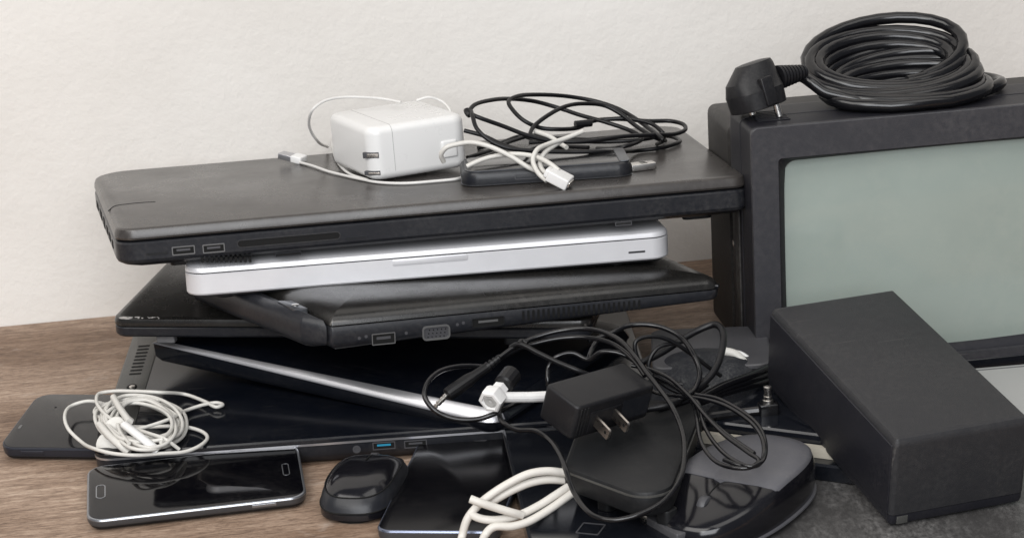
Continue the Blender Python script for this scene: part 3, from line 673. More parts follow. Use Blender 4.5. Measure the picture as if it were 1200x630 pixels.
# lower control strip
a = front(Mv, 1150, 414); 
bm = bmesh.new(); slab(bm, rect(SX0 + 1, SZ0 - 2.4, SX1 - 1, SZ0 - 1.25), .2, [(0, -.05), (0, .06), (.05, .1)], 4, FRONT); obj('control_strip', bm, 'black_gloss', tv)
for k in range(5):
    bm = bmesh.new(); slab(bm, rect(SX0 + 3 + k * 2, SZ0 - 2.1, SX0 + 4.2 + k * 2, SZ0 - 1.6), .1, [(0, .05), (0, .16), (.04, .2)], 4, FRONT); obj('button', bm, 'tv_black', tv)
for x in (2, WT - 4): bm = bmesh.new(); softbox(x, 1, x + 2, 4.5, -HT, -HT + .6, .3, .08, bm=bm); obj('foot', bm, 'black_matte', tv)
obj('screw', tvslab(rect(-.06, -9.6, .02, -9.2), .03, [(0, 6.0), (0, 5.6)], 2), 'steel', tv)

# thin cord hanging between the stack and the television
bm = bmesh.new(); sweep(bm, catmull([Py(846, 240, 150), Py(850, 280, 150), Py(853, 320, 150), Py(857, 360, 149.5), Py(861, 400, 149), Pz(868, 425, .3)], 6), .17, 8)
tag(obj('cord', bm, 'cable_black', None, 60), 'straight black cord hanging down the left side of the television', 'cord')

# ------------------------------------------------------------------ mains cable coil on the television
ck = thing('power_cable', 'thick black mains cable coiled on the television with its round two-pin plug', 'cable', frame(Mv @ Vector((9, 3, 0))))
bpy.context.view_layer.update()
rnd = random.Random(11)
C = Py(1049, 93, 142.0); pts = []
steps = 26
ztv = HT + .42
def coil(turns, R0, t0, seed, a0):
    # loops leaning back: each one a little nearer and lower than the last
    out = []
    for i in range(int(turns * steps) + 1):
        t = i / steps; a = 2 * math.pi * t + a0; k = t0 + t
        R = R0 + .20 * math.sin(t * 2.3 + seed) + .10 * math.sin(t * 5.1 + seed * 2)
        x = C.x + .22 * k - .6 + .30 * math.sin(t * 1.7 + seed) + R * math.cos(a)
        yy = TVY + 7.1 - .52 * k + R * .58 * math.sin(a)
        z = ztv + 2.55 - .38 * k + R * (.31 - .042 * k) * math.sin(a) + R * math.cos(a) * (.03 + .05 * math.sin(t * 1.9 + seed))
        out.append(Vector((x, yy, max(z, ztv + .04 * (i % 3) if yy < TVY + 6.5 else ztv - 1))))
    return out
lead_in = [Py(x, y, d - 6.3) for x, y, d in ((940, 90, 147.6), (952, 98, 147.0), (966, 108, 146.6), (985, 113, 146.2), (1010, 118, 145.6), (1060, 122, 145.2), (1110, 117, 145.4), (1150, 108, 146.2), (1172, 98, 147.4), (1168, 94, 149), (1140, 95, 151))]
for p in lead_in[3:]: p.z = max(p.z, ztv)
bm = bmesh.new(); sweep(bm, catmull([Py(912, 88, 140.9), Py(930, 88, 141.1)] + lead_in, 8), .40, 10)
sweep(bm, coil(6.62, 5.35, 0, 1.0, -1.2), .42, 10); sweep(bm, coil(4.7, 4.7, 1.2, 3.1, -1.4), .42, 10)
wcoil = reroot(obj('wire', bm, 'cable_gloss', None, 60), ck)
pc0 = Py(889, 116, 140.0); pc0.z = HT + .66
Tp = Matrix.Translation(pc0) @ Matrix.Rotation(-.22, 4, 'Y') @ Matrix.Rotation(-.18, 4, 'X') @ Matrix.Scale(.97, 4) @ Matrix.Rotation(.35, 4, 'Z')
bm = bmesh.new()
rg = []
for z, rx, ry, ox in ((-.05, 1.72, 1.72, 0), (.0, 1.86, 1.86, 0), (1.15, 1.92, 1.92, 0), (1.25, 1.92, 1.80, .0), (1.95, 1.86, 1.45, .06), (2.75, 1.42, 1.12, .42), (3.0, 1.25, .98, .5), (3.06, .9, .7, .5)):
    ring = []
    for k in range(28):
        a = 2 * math.pi * k / 28; e = .82
        cx = math.copysign(abs(math.cos(a)) ** e, math.cos(a)); sy = math.copysign(abs(math.sin(a)) ** e, math.sin(a))
        ring.append(Tp @ Vector((ox + rx * cx, ry * sy, z)))
    rg.append(ring)
loft(bm, rg); reroot(obj('plug_body', bm, 'plug_black', None, 30), ck)
for s in (-1, 1):
    bm = bmesh.new(); lathe(bm, [(.14, -1.05 if s > 0 else -.5), (.24, -.97 if s > 0 else -.42), (.24, .1)], Tp @ Matrix.Translation((.55 * s + .3, -.85 * s * .9 - .1, 0)), 14); reroot(obj('plug_pin', bm, 'steel', None), ck)
bm = softbox(-.45, -2.05, .45, -1.5, .1, 2.0, .1, .06, T=Tp); reroot(obj('plug_rib', bm, 'plug_black', None), ck)
sr = [Py(912, 91, 140.6), Py(930, 87, 141.0), Py(944, 84, 141.3)]
d = (sr[2] - sr[0]); Lr = d.length; prof = []
for k in range(8):
    f = k / 8; r = .82 - .36 * f; prof += [(r, Lr * f), (r, Lr * (f + .07)), (r - .13, Lr * (f + .075)), (r - .13, Lr * (f + .12))]
bm = bmesh.new(); lathe(bm, prof, axis_T(sr[0], d), 16); reroot(obj('strain_relief', bm, 'plug_black', None, 30), ck)

# ------------------------------------------------------------------ big black box adapter in front of the television
Mb = frame((34.4, 111.9, 6.3), .158, .155)
tb = thing('power_supply', 'big matte black block leaning in front of the television', 'power supply', Mb)
wb, db, hb = 8.6, 17.6, 5.7
bm = bmesh.new(); slab(bm, rect(.03, 0, wb - .03, db), [.35, .35, .3, .3], [(.0, -hb + .75), (0, -.55), (.06, -.28), (.2, -.09), (.45, 0)], 7); obj('top_shell', bm, 'adapter', tb, 30)
bm = bmesh.new(); slab(bm, rect(.03, 0, wb - .03, db), [.35, .35, .3, .3], [(.35, -hb), (.1, -hb + .12), (.03, -hb + .3), (.03, -hb + .70)], 7); obj('bottom_shell', bm, 'adapter_side', tb, 30)
bm = bmesh.new(); slab(bm, rect(.5, .5, wb - .5, db - .5), .3, [(0, -hb + .6), (0, -hb + .8)], 3); obj('shell_gap', bm, 'gap', tb)
bm = bmesh.new(); softbox(-.05, .25, .12, db - .25, -hb + .8, -.48, .03, .03, bm=bm); obj('side_panel', bm, 'adapter_side', tb)
for x in (1, wb - 2): bm = bmesh.new(); softbox(x, 1, x + 1, 2, -hb - .12, -hb + .1, .3, .05, bm=bm); obj('foot', bm, 'black_matte', tb)
bm = bmesh.new(); softbox(.5, -.015, 1.2, .2, -hb + .14, -hb + .62, .05, .01, bm=bm); obj('warning_mark', bm, 'strip_grey', tb)

# ------------------------------------------------------------------ flat things under it
a, b = Pz(868, 655, .55), Pz(1230, 640, .55)
Mq, _ = frame2(Pz(856, 640, .6), Pz(1100, 625, .6))
tq = thing('tablet', 'worn dark grey slab with pale smears lying flat under the black block', 'tablet', Mq)
bm = bmesh.new(); slab(bm, rect(-1.5, -6, 24, 12.6), .8, [(.12, -.6), (0, -.5), (0, -.12), (.1, 0)], 6); obj('case', bm, 'panel', tq, 30)
Ms, Ws = frame2(Pz(868, 509, 2.4), Pz(1012, 527, 2.4))
ts = thing('set_top_box', 'glossy black box with a beige front strip under the far end of the black block', 'set top box', Ms)
bm = bmesh.new(); slab(bm, rect(-3, .1, Ws + 5, 9.5), .6, [(.1, -1.0), (0, -.9), (0, .5), (.12, .62)], 5); obj('case', bm, 'black_gloss', ts, 30)
bm = bmesh.new(); slab(bm, rect(-2.5, -.70, Ws + 3.5, -.02), .02, [(0, .02), (0, .42)], 3, FRONT)
obj('front_strip', bm, 'beige', ts)
bm = bmesh.new(); slab(bm, rect(-3, -1.3, Ws + 5, .1), .4, [(.2, -1.9), (0, -1.7), (0, -.85), (.15, -.72)], 5); obj('lower_case', bm, 'black_gloss', ts, 30)
a = top(Ms, 921, 525, -.72); bm = bmesh.new(); ring_plate(bm, [(a.x + .32 * math.cos(t), a.y + .45 * math.sin(t)) for t in [i * math.pi / 6 for i in range(12)]], .1, .07, -.74, -.69, n=2); obj('round_sticker', bm, 'grey_light', ts)
# coaxial plug
cc = Pz(900, 474, 3.6)
tx = thing('coaxial_connector', 'black coaxial connector with an upright silver metal tip behind the grey topped mouse', 'connector', frame(cc))
bm = softbox(-.62, -.45, .62, .45, -.85, .15, .15, .1); obj('body', bm, 'cable_gloss', tx)
bm = bmesh.new(); lathe(bm, [(.34, .1), (.34, .35), (.27, .38), (.27, .6), (.22, .62), (.22, 1.02), (.26, 1.05), (.26, 1.2), (.16, 1.25)], Matrix.Identity(4), 18); obj('metal_tip', bm, 'steel', tx)
bm = bmesh.new(); sweep(bm, catmull([Vector((-.6, 0, -.3)), Vector((-2, .2, -.4)), Vector((-4, -.2, -.3)), Vector((-5.5, .3, -.4))], 6), .27, 8); obj('wire', bm, 'cable_gloss', tx)
# grey thing at the right edge
Mg, _ = frame2(Pz(1150, 470, 1.4), Pz(1300, 457, 1.4))
tg = thing('grey_case', 'pale grey plastic case at the right edge behind the black block', 'case', Mg)
bm = bmesh.new(); slab(bm, rect(-.6, -4, 12, 6.4), 1.2, [(.2, -1.4), (0, -1.2), (0, -.3), (.15, -.08), (.4, 0)], 7); obj('shell', bm, 'grey_light', tg, 30)
bm = bmesh.new(); ring_plate(bm, rect(.1, -3.3, 11.3, 5.7), .9, .12, -.05, .03); obj('rim', bm, 'grey_plastic', tg)

# ------------------------------------------------------------------ grey plate, pad with white trim
Mk, Wk = frame2(Pz(700, 410, 3.4), Pz(880, 436, 3.4))
tk = thing('router', 'flat grey device with rounded corner and white edge, behind the black cables', 'router', frame(Pz(858, 420, 4.2), -.18, .0))
bm = bmesh.new(); slab(bm, rect(-5.2, -1.3, 2.6, 6.5), [.8, 1.2, 1.2, .8], [(.1, -.35), (0, -.28), (0, -.08), (.1, 0)], 7); obj('top_cover', bm, 'grey_dark', tk, 30)
bm = bmesh.new(); slab(bm, rect(-5.1, -1.15, 2.0, 6.4), [.8, 1.2, 1.2, .8], [(.3, -4.1), (.1, -3.9), (0, -.9), (.0, -.4)], 7); obj('body', bm, 'black_matte', tk, 30)
pp = frame(Pz(826, 455, 2.6), -.35)
td = thing('padded_case', 'dusty black rounded pad with curved white trim behind the cable tangle', 'case', pp)
bm = bmesh.new(); rg = []
for k in range(9):
    f = k / 8; s = math.cos(f * math.pi / 2 * .97) ** .55; z = -2.0 + 4.0 * math.sin(f * math.pi / 2)
    rg.append([Vector((4.2 * s * math.cos(t), .5 + 3.2 * s * math.sin(t) + .6 * f, z)) for t in [i * math.pi / 16 for i in range(32)]])
loft(bm, rg); obj('cushion', bm, 'pad', td, 60)
for (q, r, mname) in (((( 848, 411), (862, 415), (872, 425), (879, 440)), .30, 'white_old'), (((858, 412), (868, 414), (877, 420), (884, 428)), .17, 'white_plastic')):
    bm = bmesh.new(); ym = 133.5 if r > .2 else 134.2
    sweep(bm, catmull([Py(x, y, ym - i * .25) for i, (x, y) in enumerate(q)], 6), r, 8); reroot(obj('white_trim', bm, mname, None, 60), td)

# ------------------------------------------------------------------ black computer mouse at the front
def mouse_shell(L, W, H, n=32, zbase=.25, taper=0.0):
    """closed shell: rings from base to crown; x along the length"""
    rg = []
    m = 12
    for k in range(m + 1):
        f = k / m
        s = math.cos(f * math.pi / 2) ** .42 if f < 1 else 0.02
        ring = []
        for i in range(n):
            a = 2 * math.pi * i / n
            c, sn = math.cos(a), math.sin(a); e = .72
            x = math.copysign(abs(c) ** e, c); y = math.copysign(abs(sn) ** e, sn)
            z = zbase + (H - zbase) * math.sin(f * math.pi / 2) * (1 - .32 * (x * s) ** 2 - .10 * x * s)
            waist = 1 - .05 * math.cos(x * s * 2.2) - taper * max(0, -x * s) ** 1.5
            ring.append(Vector((x * s * L / 2, y * s * W / 2 * waist, z)))
        rg.append(ring)
    return rg
cmo = Pz(428, 590, 0); Mm = frame((cmo.x + .15, cmo.y + .9, 0), 1.25)
tm = thing('computer_mouse', 'black computer mouse between the silver rimmed phone and the glossy phone pointing away', 'mouse', Mm)
bm = bmesh.new(); loft(bm, mouse_shell(8.2, 5.0, 2.35, n=48)); obj('shell', bm, 'mouse_gloss', tm, 50)
rg = mouse_shell(8.2, 5.0, 2.35, n=48)
for lv in (2, 6):
    bm = bmesh.new(); sweep(bm, [Vector((p.x * 1.012, p.y * 1.012, p.z + .02)) for p in rg[lv]], .045, 6, closed=True); obj('panel_seam', bm, 'hole', tm)
bm = bmesh.new()
loft(bm, [[Vector((p.x * 1.012, p.y * 1.012, p.z * .97 + .02)) for p in r] for r in rg[2:7]], cap=False); obj('side_band', bm, 'base_black', tm, 50)
bm = bmesh.new(); slab(bm, [(3.9 * math.cos(t), 2.3 * math.sin(t)) for t in [i * math.pi / 12 for i in range(24)]], .1, [(0, 0), (0, .35)], 1); obj('bottom_plate', bm, 'hole', tm)
bm = bmesh.new(); lathe(bm, [(.55, -.3), (.75, -.2), (.75, .2), (.55, .3)], Matrix.Translation((2.5, 0, 1.2)) @ Matrix.Rotation(math.pi / 2, 4, 'X'), 18); obj('scroll_wheel', bm, 'port_dark', tm)
def split_line(bm, x0, x1, H):
    pts = [Vector((x, 0, .25 + (H - .25) * math.sqrt(max(0, 1 - (abs(x / 4.4)) ** 3.0)) * (1 - .32 * (x / 4.4) ** 2 - .10 * x / 4.4) + .0)) for x in [x0 + (x1 - x0) * i / 14 for i in range(15)]]
    sweep(bm, pts, .05, 6)
bm = bmesh.new(); split_line(bm, .6, 3.8, 2.35); obj('button_split', bm, 'hole', tm)

# ------------------------------------------------------------------ bottom centre: flat drive, hard disk, charger
Mo, _ = frame2(Pz(627, 655, 1.6), Pz(760, 668, 1.6))
to = thing('disc_drive', 'flat glossy black drive lying under the white cable at the bottom edge', 'disc drive', Mo)
PO = [(q.x, q.y) for q in (top(Mo, *p_) for p_ in ((628, 660), (840, 672), (835, 515), (587, 494)))]
bm = bmesh.new(); slab(bm, PO, .35, [(.1, -1.5), (0, -1.4), (0, -.15), (.12, 0)], 5); obj('case', bm, 'black_gloss', to, 30)
bm = bmesh.new(); ring_plate(bm, offset_poly(PO, -.04), .35, .12, -.30, -.16); obj('side_rail', bm, 'adapter', to)
a, b = top(Mo, 674, 624, 0), top(Mo, 712, 612, 0); bm = bmesh.new(); ring_plate(bm, rect(a.x, a.y, b.x, a.y + 1.5), .1, .08, -.02, .03); obj('button_outline', bm, 'port_dark', to)
Mh, Wh = frame2(Pz(664, 548, 4.4), Pz(778, 586, 4.4))
th = thing('hard_drive', 'black external hard drive with rounded corners under the plug charger', 'hard drive', Mh)
WH = Wh + .5
bm = bmesh.new(); PH = [(q.x, q.y) for q in (top(Mh, *p_) for p_ in ((660, 546), (780, 590), (826, 470), (690, 462)))]
slab(bm, PH, [.7, 1.6, 1.6, 1.0], [(.35, -1.6), (.1, -1.45), (0, -1.25), (0, -.28), (.1, -.08), (.3, 0)], 8); obj('case', bm, 'black_matte', th, 30)
bm = bmesh.new(); ring_plate(bm, offset_poly(PH, -.03), [.7, 1.6, 1.6, 1.0], .1, -.36, -.24); obj('rim_line', bm, 'strip_grey', th)
bm = bmesh.new(); slab(bm, rect(3.4, -.95, 4.0, -.55), .1, [(0, 0), (0, .02)], 3, FRONT); obj('port', bm, 'hole', th)
for x in (.8, WH - 2.6):
    for y in (1.4, 5): bm = bmesh.new(); softbox(x, y, x + 1, y + 1, -2.8, -1.5, .3, .08, bm=bm); obj('foot', bm, 'black_matte', th)
Mj, _ = frame2(Pz(768, 612, 2.0), Pz(792, 605, 2.0))
tj = thing('usb_stick', 'small dark grey memory stick beside the hard drive at the bottom edge', 'memory stick', Mj)
bm = bmesh.new(); softbox(0, -2.2, 1.35, 1.0, -.75, .05, .12, .08, bm=bm); obj('shell', bm, 'grey_dark', tj)
bm = bmesh.new(); softbox(.2, 1.0, 1.15, 2.0, -.6, -.1, .05, .03, bm=bm); obj('plug', bm, 'steel', tj)

Mx, Wx = frame2(Pz(684, 476, 7.4), Pz(768, 451, 7.0), .30)
tx2 = thing('plug_charger', 'black plug-in charger with two flat metal prongs on the hard drive', 'charger', Mx)
wx, dx, hx = Wx + .1, 2.9, 2.3
bm = softbox(-.45, 0, wx, dx, -hx, 0, .35, .22, n=5, er=4); obj('body', bm, 'plug_black', tx2, 30)
for k in range(3):
    bm = bmesh.new(); softbox(-.1 + k * .26, -.04, .02 + k * .26, .3, -hx + .2, -.2, .04, .03, bm=bm); obj('grip_rib', bm, 'black_matte', tx2)
bm = bmesh.new(); slab(bm, rect(.75, -hx + .25, 3.3, -.62), .1, [(0, -.1), (0, .05), (.05, .08)], 4, FRONT); obj('prong_plate', bm, 'plug_black', tx2)
bm = bmesh.new(); slab(bm, rect(3.45, -hx + .4, wx - .3, -.5), .1, [(0, -.1), (0, .012)], 4, FRONT); obj('label_panel', bm, 'base_black', tx2)
for (x, zz) in ((1.25, -1.25), (2.75, -1.15)):
    Tq = Matrix.Translation((x, -.05, zz)) @ Matrix.Rotation(math.radians(-6), 4, 'Z') @ Matrix.Rotation(math.radians(6), 4, 'X')
    bm = bmesh.new(); slab(bm, rect(-1.45, -.34, 0, .34), [.14, .02, .02, .14], [(0, -.075), (0, .075)], 4, Tq @ Matrix.Rotation(math.pi / 2, 4, 'Z') @ Matrix.Rotation(math.pi / 2, 4, 'X'))
    pr = obj('prong', bm, 'prong', tx2)
    bm = bmesh.new(); lathe(bm, [(.11, -.082), (.11, .082)], Tq @ Matrix.Translation((0, -1.12, 0)) @ Matrix.Rotation(math.pi / 2, 4, 'Y'), 12); obj('prong_hole', bm, 'hole', pr)

# ------------------------------------------------------------------ grey topped mouse at the right
c2 = Pz(862, 612, .6); Mr = frame((c2.x + .35, c2.y + 1.0, .62), .86)
tr = thing('computer_mouse', 'large glossy black mouse with a grey top beside the black block', 'mouse', Mr)
LX, LY = 6.3, 3.55
OUT = []
for i in range(64):
    a = 2 * math.pi * i / 64; c, sn = math.cos(a), math.sin(a)
    x = LX * math.copysign(abs(c) ** .72, c); y = LY * math.copysign(abs(sn) ** .72, sn)
    OUT.append((x, y * (1 - .22 * max(0, -x / LX) ** 1.5 - .06 * max(0, x / LX) ** 2)))
def zs(x): return 1 - .42 * max(0, -x / LX) ** 1.3 - .06 * max(0, x / LX) ** 2
def ringm(ins, z, dz=0.0, clip=None):
    r = []
    for x, y in OUT:
        x_, y_ = x * (1 - ins / LX), y * (1 - ins / LY)
        if clip is not None and x_ < clip + .05 * y_ * y_: x_ = clip + .05 * y_ * y_
        r.append(Vector((x_, y_, z * zs(x_) + dz)))
    return r
bm = bmesh.new(); loft(bm, [ringm(*q) for q in ((.75, .0), (.30, .12), (.10, .55), (0, 1.1), (0, 1.9), (.08, 2.45), (.20, 2.72), (.38, 2.88), (1.2, 3.08), (2.2, 3.18), (3.0, 3.2))]); obj('shell', bm, 'mouse_gloss', tr, 32)
bm = bmesh.new(); loft(bm, [ringm(i_, z_, .05, -1.9) for i_, z_ in ((.17, 2.62), (.20, 2.72), (.38, 2.88), (1.2, 3.08), (2.2, 3.18), (3.0, 3.2))]); obj('palm_rest', bm, 'mouse_grey', tr, 32)
bm = bmesh.new(); loft(bm, [ringm(-.05, .40, 0), ringm(-.05, .52, 0), ringm(.12, .54, 0), ringm(.12, .38, 0)], closed_loop=True); obj('base_trim', bm, 'mouse_grey', tr, 32)
bm = bmesh.new(); sweep(bm, [Vector((x, 0, 3.17 * zs(x) - .10 * max(0, (-x - 3.2)) ** 1.5 + .0)) for x in [-5.7 + i * .25 for i in range(15)]], .06, 6); obj('button_split', bm, 'hole', tr)
bm = bmesh.new(); lathe(bm, [(.45, -.3), (.62, -.24), (.68, -.12), (.68, .12), (.62, .24), (.45, .3)], Matrix.Translation((-3.9, 0, 3.05 * zs(-3.9) - .35)) @ Matrix.Rotation(math.pi / 2, 4, 'X'), 24); obj('scroll_wheel', bm, 'port_dark', tr)

# ------------------------------------------------------------------ cables in the middle
def zc(name, label, cat, paths, r, m, n=8, seg=7, flat=1.0, group='loose black cables'):
    return tag(cord(name, paths, r, m, None, seg, n, flat), label, cat, group)
jk = thing('audio_cable', 'thin black audio cable with a silver jack plug, looping around the plug charger', 'cable', frame(Py(511, 475, 126)), 'loose black cables')
bpy.context.view_layer.update()
b_ = cord('wire', [[(585, 419, 128), (602, 407, 128.5), (625, 396, 129), (651, 388.5, 129), (680, 385, 128.5), (704, 388, 127.5), (727, 399, 126), (744, 417, 124.5), (757, 435, 123), (772, 454, 121.5), (788, 477, 119.5), (798, 500, 118), (802, 522, 116.5), (797, 560, 114), (777, 587, 112.5), (747, 603, 111.8), (717, 609, 112), (693, 602, 113), (673, 577, 115), (663, 550, 116.5), (655, 530, 118), (643, 514, 119.5), (627, 504.5, 120.5), (605, 503, 121.5), (589, 494, 122.5), (585, 482, 124), (590, 470, 126)],
                   [(585, 421, 128.2), (602, 411, 128.6), (621, 404, 129), (651, 397, 129), (680, 395, 128.6), (704, 398, 127.6), (722, 405, 126.6), (742, 421, 125), (756, 440, 123.4)]], .155, 'cable_gloss', None)
reroot(b_, jk)
ja, jb, jc, jd = Py(509, 477, 126.4), Py(523, 463, 126.9), Py(571, 430, 128), Py(587, 417.5, 128.2)
bm = bmesh.new(); d = jb - ja; Lj = d.length; lathe(bm, [(.06, 0), (.17, .12), (.10, .25), (.17, .32), (.17, Lj * .48), (.14, Lj * .5), (.14, Lj * .54), (.17, Lj * .56), (.17, Lj * .74), (.14, Lj * .76), (.14, Lj * .8), (.17, Lj * .82), (.17, Lj)], axis_T(ja, d), 14); reroot(obj('jack_tip', bm, 'steel', None, 25), jk)
bm = bmesh.new(); d = jc - jb; Lj = d.length; lathe(bm, [(.2, -.02), (.42, .08), (.45, .5), (.43, Lj * .55), (.33, Lj * .7), (.3, Lj)], axis_T(jb, d), 14); reroot(obj('jack_body', bm, 'cable_black', None, 25), jk)
bm = bmesh.new(); d = jd - jc; Lj = d.length; prof = []
for k in range(4): prof += [(.32 - .03 * k, Lj * k / 4), (.32 - .03 * k, Lj * (k + .6) / 4), (.2, Lj * (k + .62) / 4), (.2, Lj * (k + .95) / 4)]
lathe(bm, prof, axis_T(jc, d), 14); reroot(obj('strain_relief', bm, 'cable_black', None, 25), jk)
zc('cable', 'black cable making a round loop around the silver jack tip', 'cable', [[(575, 430, 129), (562, 429, 129), (537, 429, 128.5), (514, 435.5, 127.5), (500, 450, 126.5), (498, 465, 125.8), (509, 480, 125.2), (524, 488, 125), (543, 491.5, 124.8), (563, 490, 124.8), (585, 482, 124.8), (610, 470, 125.5), (640, 462, 127)]], .16, 'cable_gloss')
zc('cable', 'black cable lying straight across the strands and onto the plug charger', 'cable', [[(598, 407, 128.6), (608, 403, 128.3), (632, 414, 127.4), (655, 425, 126.6), (675, 433, 126), (695, 441, 126)], [(608, 403, 128.2), (612, 399, 128.6), (618, 402, 128.4)]], .16, 'cable_black')
zc('cable', 'black wavy cable arching just behind the plug charger', 'cable', [[(645, 462, 127.5), (642, 446, 127.5), (643, 429, 128), (653, 417.5, 128), (671, 413.5, 128), (689, 421, 127.5), (704, 412.5, 127), (727, 414, 126.5), (747, 425, 126), (765, 440, 125)], [(689, 421, 127.5), (694, 408, 128.5), (700, 398, 129)]], .15, 'cable_gloss')
zc('cable', 'black cable in a tall arch over the dusty pad', 'cable', [[(690, 400, 129.5), (719, 389, 130), (734, 382, 130.5), (755, 380, 130.5), (777, 384, 130), (798, 395, 129), (813, 416, 127.5), (820, 436, 126.5), (815, 454, 125.5), (800, 466, 124.5), (780, 472, 124.5)]], .17, 'cable_gloss')
zc('cable', 'thicker black cable bent back in a narrow loop in front of the grey device', 'cable', [[(745, 428, 130), (777, 412, 130.5), (803, 395, 131), (823, 384.5, 131.2), (838, 380, 131), (847, 388, 130), (846, 411, 128.5), (836, 436, 127), (818, 454, 126), (803, 464, 125), (783, 474, 124), (762, 478, 124), (740, 482, 124)]], .23, 'cable_black')
Zp = lambda x, y, h: (x, y, 'z', h)
zc('cable', 'thin black cable hanging in a double loop over the grey topped mouse', 'cable', [[(740, 428, 126), (760, 432, 125.5), (783, 442, 124), (807, 463, 122), (827, 487, 119.5), (850, 510, 117), Zp(877, 530, 5.2), Zp(889, 539, 5.1), Zp(880, 547, 5.05), Zp(863, 548, 5.0), Zp(840, 541, 5.0), (823, 521, 116.5), (817, 493, 119.5), (813, 474, 122), (806, 464, 123)],
     [(752, 452, 126), (770, 460, 125), (790, 463, 123.5), (823, 467, 122), (850, 475, 120.5), (877, 492, 118.5), (893, 513, 116), Zp(895, 532, 5.2), Zp(887, 545, 5.1), Zp(868, 545, 5.1), Zp(848, 538, 5.2)],
     [(806, 464, 123), (818, 472, 121.5), (826, 500, 118.8), (840, 522, 116.5), Zp(857, 537, 5.2), Zp(878, 546, 5.15), Zp(892, 541, 5.2), (897, 520, 115.8), (888, 497, 118), (862, 477, 120.5), (838, 466, 122), (815, 462, 123)],
     [(757, 437, 125.5), (785, 449, 124), (812, 470, 121.8), (838, 497, 119), (862, 516, 116.8), Zp(884, 531, 5.2)]], .13, 'cable_gloss')
for i, (dy, lab) in enumerate(((0, 'black cable in the bundle running right behind the coaxial connector, topmost'), (7, 'black cable in the bundle running right behind the coaxial connector, middle one'), (14, 'black cable in the bundle running right behind the coaxial connector, lowest'))):
    zc('cable', lab, 'cable', [[(770, 478 + dy * .3, 125), (818, 466 + dy * .4, 126.5), (847, 452 + dy * .6, 128), (876, 441 + dy * .8, 129.5), (900, 431 + dy, 131), (930, 418 + dy, 133)]], .26, 'cable_gloss')
for i, (q, lab) in enumerate(((((845, 440), (775, 395), (745, 400), (750, 425), (775, 445), (800, 450)), 'dusty black cable curled in a small loop on the pad, left one'),
                             (((800, 400), (770, 408), (760, 430), (780, 452), (810, 462), (830, 450)), 'dusty black cable curled in a small loop on the pad, right one'))):
    zc('cable', lab, 'cable', [[(x, y, 129.5 - k * .35) for k, (x, y) in enumerate(q)]], .14, 'cable_black')
# white barrel connector
wn = thing('cable', 'white connector with a short flat white cable beside the plug charger', 'cable', frame(Py(578, 466, 124)))
bpy.context.view_layer.update()
p0, p1 = Py(578, 466, 123.6), Py(600, 464.5, 124)
d = Vector((-.55, -.75, -.25)); T = axis_T(p0, d)
bm = bmesh.new(); lathe(bm, [(.35, -1.1), (.5, -1.05), (.5, -.5), (.66, -.45), (.78, -.2), (.78, .42), (.70, .5), (.55, .52), (.5, .4)], T, 6); reroot(obj('connector', bm, 'white_plastic', None, 25), wn)
bm = bmesh.new(); lathe(bm, [(.48, .38), (.3, .45), (.1, .4)], T, 12); reroot(obj('connector_face', bm, 'grey_light', None, 25), wn)
bm = bmesh.new(); lathe(bm, [(.5, -2.2), (.62, -2.1), (.62, -1.0), (.5, -.9)], axis_T(p0 + Vector((.2, .0, .25)), d), 14); reroot(obj('connector_sleeve', bm, 'cable_black', None, 25), wn)
bm = bmesh.new(); sweep(bm, [Py(586, 465, 123.8), Py(600, 465, 124), Py(620, 465, 124.2), Py(642, 464, 124.5)], .36, 12, flat=.9); reroot(obj('flat_wire', bm, 'white_plastic', None, 25), wn)

# ------------------------------------------------------------------ white thick cable at the bottom edge
W = lambda *q: list(q)
zc('cable', 'thick cream white cable in a folded loop at the bottom edge', 'cable', [
    W((500, 676, 'z', .3), (520, 670, 'z', .35), (536, 655, 'z', .9), (541, 630, 116.6), (548, 607, 116.8), (562, 590, 117), (577, 578, 117.2), (596, 566, 117.4), (619, 555, 117.6), (641, 551.5, 117.8), (662, 553.5, 118), (690, 556, 118.2)),
    W((551, 584, 116.2), (563, 588.5, 116), (580, 594, 116), (600, 600, 116), (612, 603, 116.2)),
    W((570, 592, 117.4), (582, 584, 117.4), (600, 574, 117.5), (622, 565, 117.7), (643, 561.5, 117.9), (668, 563, 118.2)),
    W((550, 601, 116.9), (560, 606, 116.5), (572, 608.5, 116.2), (588, 608, 116.2), (608, 603, 116.4), (631, 592, 116.8), (650, 580, 117.2), (670, 567, 117.8)),
    W((540, 680, 'z', .3), (556, 664, 'z', .5), (564, 645, 'z', 1.2), (568, 627, 115.7), (578, 617, 115.8), (600, 616, 115.8), (618, 611, 116), (638, 600, 116.4), (660, 585, 117), (680, 570, 117.6))], .24, 'cream_cable', 10, 8, 1.0, 'loose white cables')

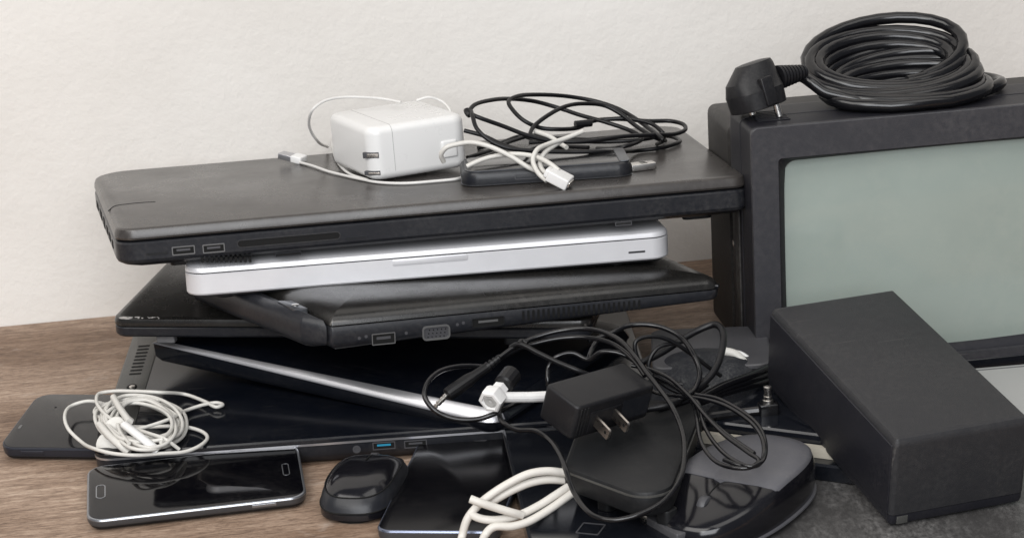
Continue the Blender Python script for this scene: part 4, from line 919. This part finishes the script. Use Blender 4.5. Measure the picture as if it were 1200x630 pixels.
# ------------------------------------------------------------------ white earphones
ep = thing('earphones', 'tangled white earphones heaped on the left phone beside the bottom laptop', 'earphones', frame(Pz(165, 505, 1)))
bpy.context.view_layer.update()
def E(pts): return pts
paths = [
    [(122, 473), (110, 470), (100, 470), (84, 475), (76, 486), (80, 502), (95, 517), (113, 526), (133, 531), (161, 533), (188, 531), (216, 529), (234, 522), (243, 513), (238, 506), (221, 500.5), (199, 499), (174, 500), (148, 499), (124, 493), (111, 484), (114, 477), (125, 473), (140, 480), (155, 492)],
    [(150, 505), (174, 499), (199, 490.5), (218, 480.5), (240, 473.5), (254, 471.5), (261, 474), (254, 476.5), (240, 470), (216, 461.5), (188, 459.5), (155, 458), (133, 458), (117, 460.5), (113, 468), (117, 478), (130, 490), (148, 498), (170, 506), (195, 515), (210, 526)],
]
rnd = random.Random(7); H = []
for q in range(9):
    cx, cy = 166 + rnd.gauss(0, 7), 493 + rnd.gauss(0, 4); rx, ry = rnd.uniform(36, 55), rnd.uniform(20, 31); rot = rnd.uniform(.15, .55)
    pth = []
    for k in range(11):
        a = 2 * math.pi * k / 10 + q
        u, v = rx * math.cos(a) * rnd.uniform(.94, 1.05), ry * math.sin(a) * rnd.uniform(.94, 1.05)
        pth.append((cx + u * math.cos(rot) - v * math.sin(rot) * .5, min(cy + u * math.sin(rot) * .55 + v, 531)))
    paths.append(pth)
bm = bmesh.new()
for q, pth in enumerate(paths):
    pts = []
    for k, (x, y) in enumerate(pth):
        u_s = min(max((y - 490) / 30, 0), 1); base = (2.3 - .75 * u_s) if x < 100 else 2.45
        
        if x > 205: base = 2.2
        h = base + (.0 if q < 1 else .12 * (q % 5) + .25 * rnd.random())
        if q == 1: h = base + (.6 if x < 205 else .12)
        pts.append(Pz(x, y, h))
    sweep(bm, catmull(pts, 8), .125, 8)
reroot(obj('wire', bm, 'white_old', None, 60), ep)
bm = bmesh.new(); sweep(bm, catmull([Pz(146, 497, 3.7), Pz(160, 508, 3.5), Pz(174, 519, 3.1), Pz(185, 528, 2.6)], 4), .30, 10, flat=.75); reroot(obj('remote', bm, 'white_plastic', None, 60), ep)
bm = bmesh.new(); sweep(bm, catmull([Pz(117, 497, 3.0), Pz(126, 508, 3.0), Pz(140, 521, 2.7), Pz(151, 530, 2.3)], 4), .24, 10); reroot(obj('stem', bm, 'white_old', None, 60), ep)
bm = bmesh.new(); sweep(bm, catmull([Pz(133, 465, 3.5), Pz(142, 480, 3.6), Pz(152, 494, 3.6)], 4), .22, 10); reroot(obj('stem', bm, 'white_old', None, 60), ep)
for (px, py, h) in ((128, 521, 2.0), (137, 503, 2.6)):
    T = axis_T(Pz(px, py, h), (-.3, -.8, .5)); bm = bmesh.new(); lathe(bm, [(.25, -.6), (.55, -.3), (.80, 0), (.85, .15), (.78, .28), (.5, .32), (.2, .25)], T, 18); e_ = reroot(obj('earbud', bm, 'white_old', None, 40), ep)
    bm = bmesh.new(); lathe(bm, [(.5, .30), (.35, .38), (.05, .40)], T, 14); o = obj('speaker_mesh', bm, 'port_rim', None, 40); o.parent = e_; o.matrix_parent_inverse = ep.matrix_world.inverted()
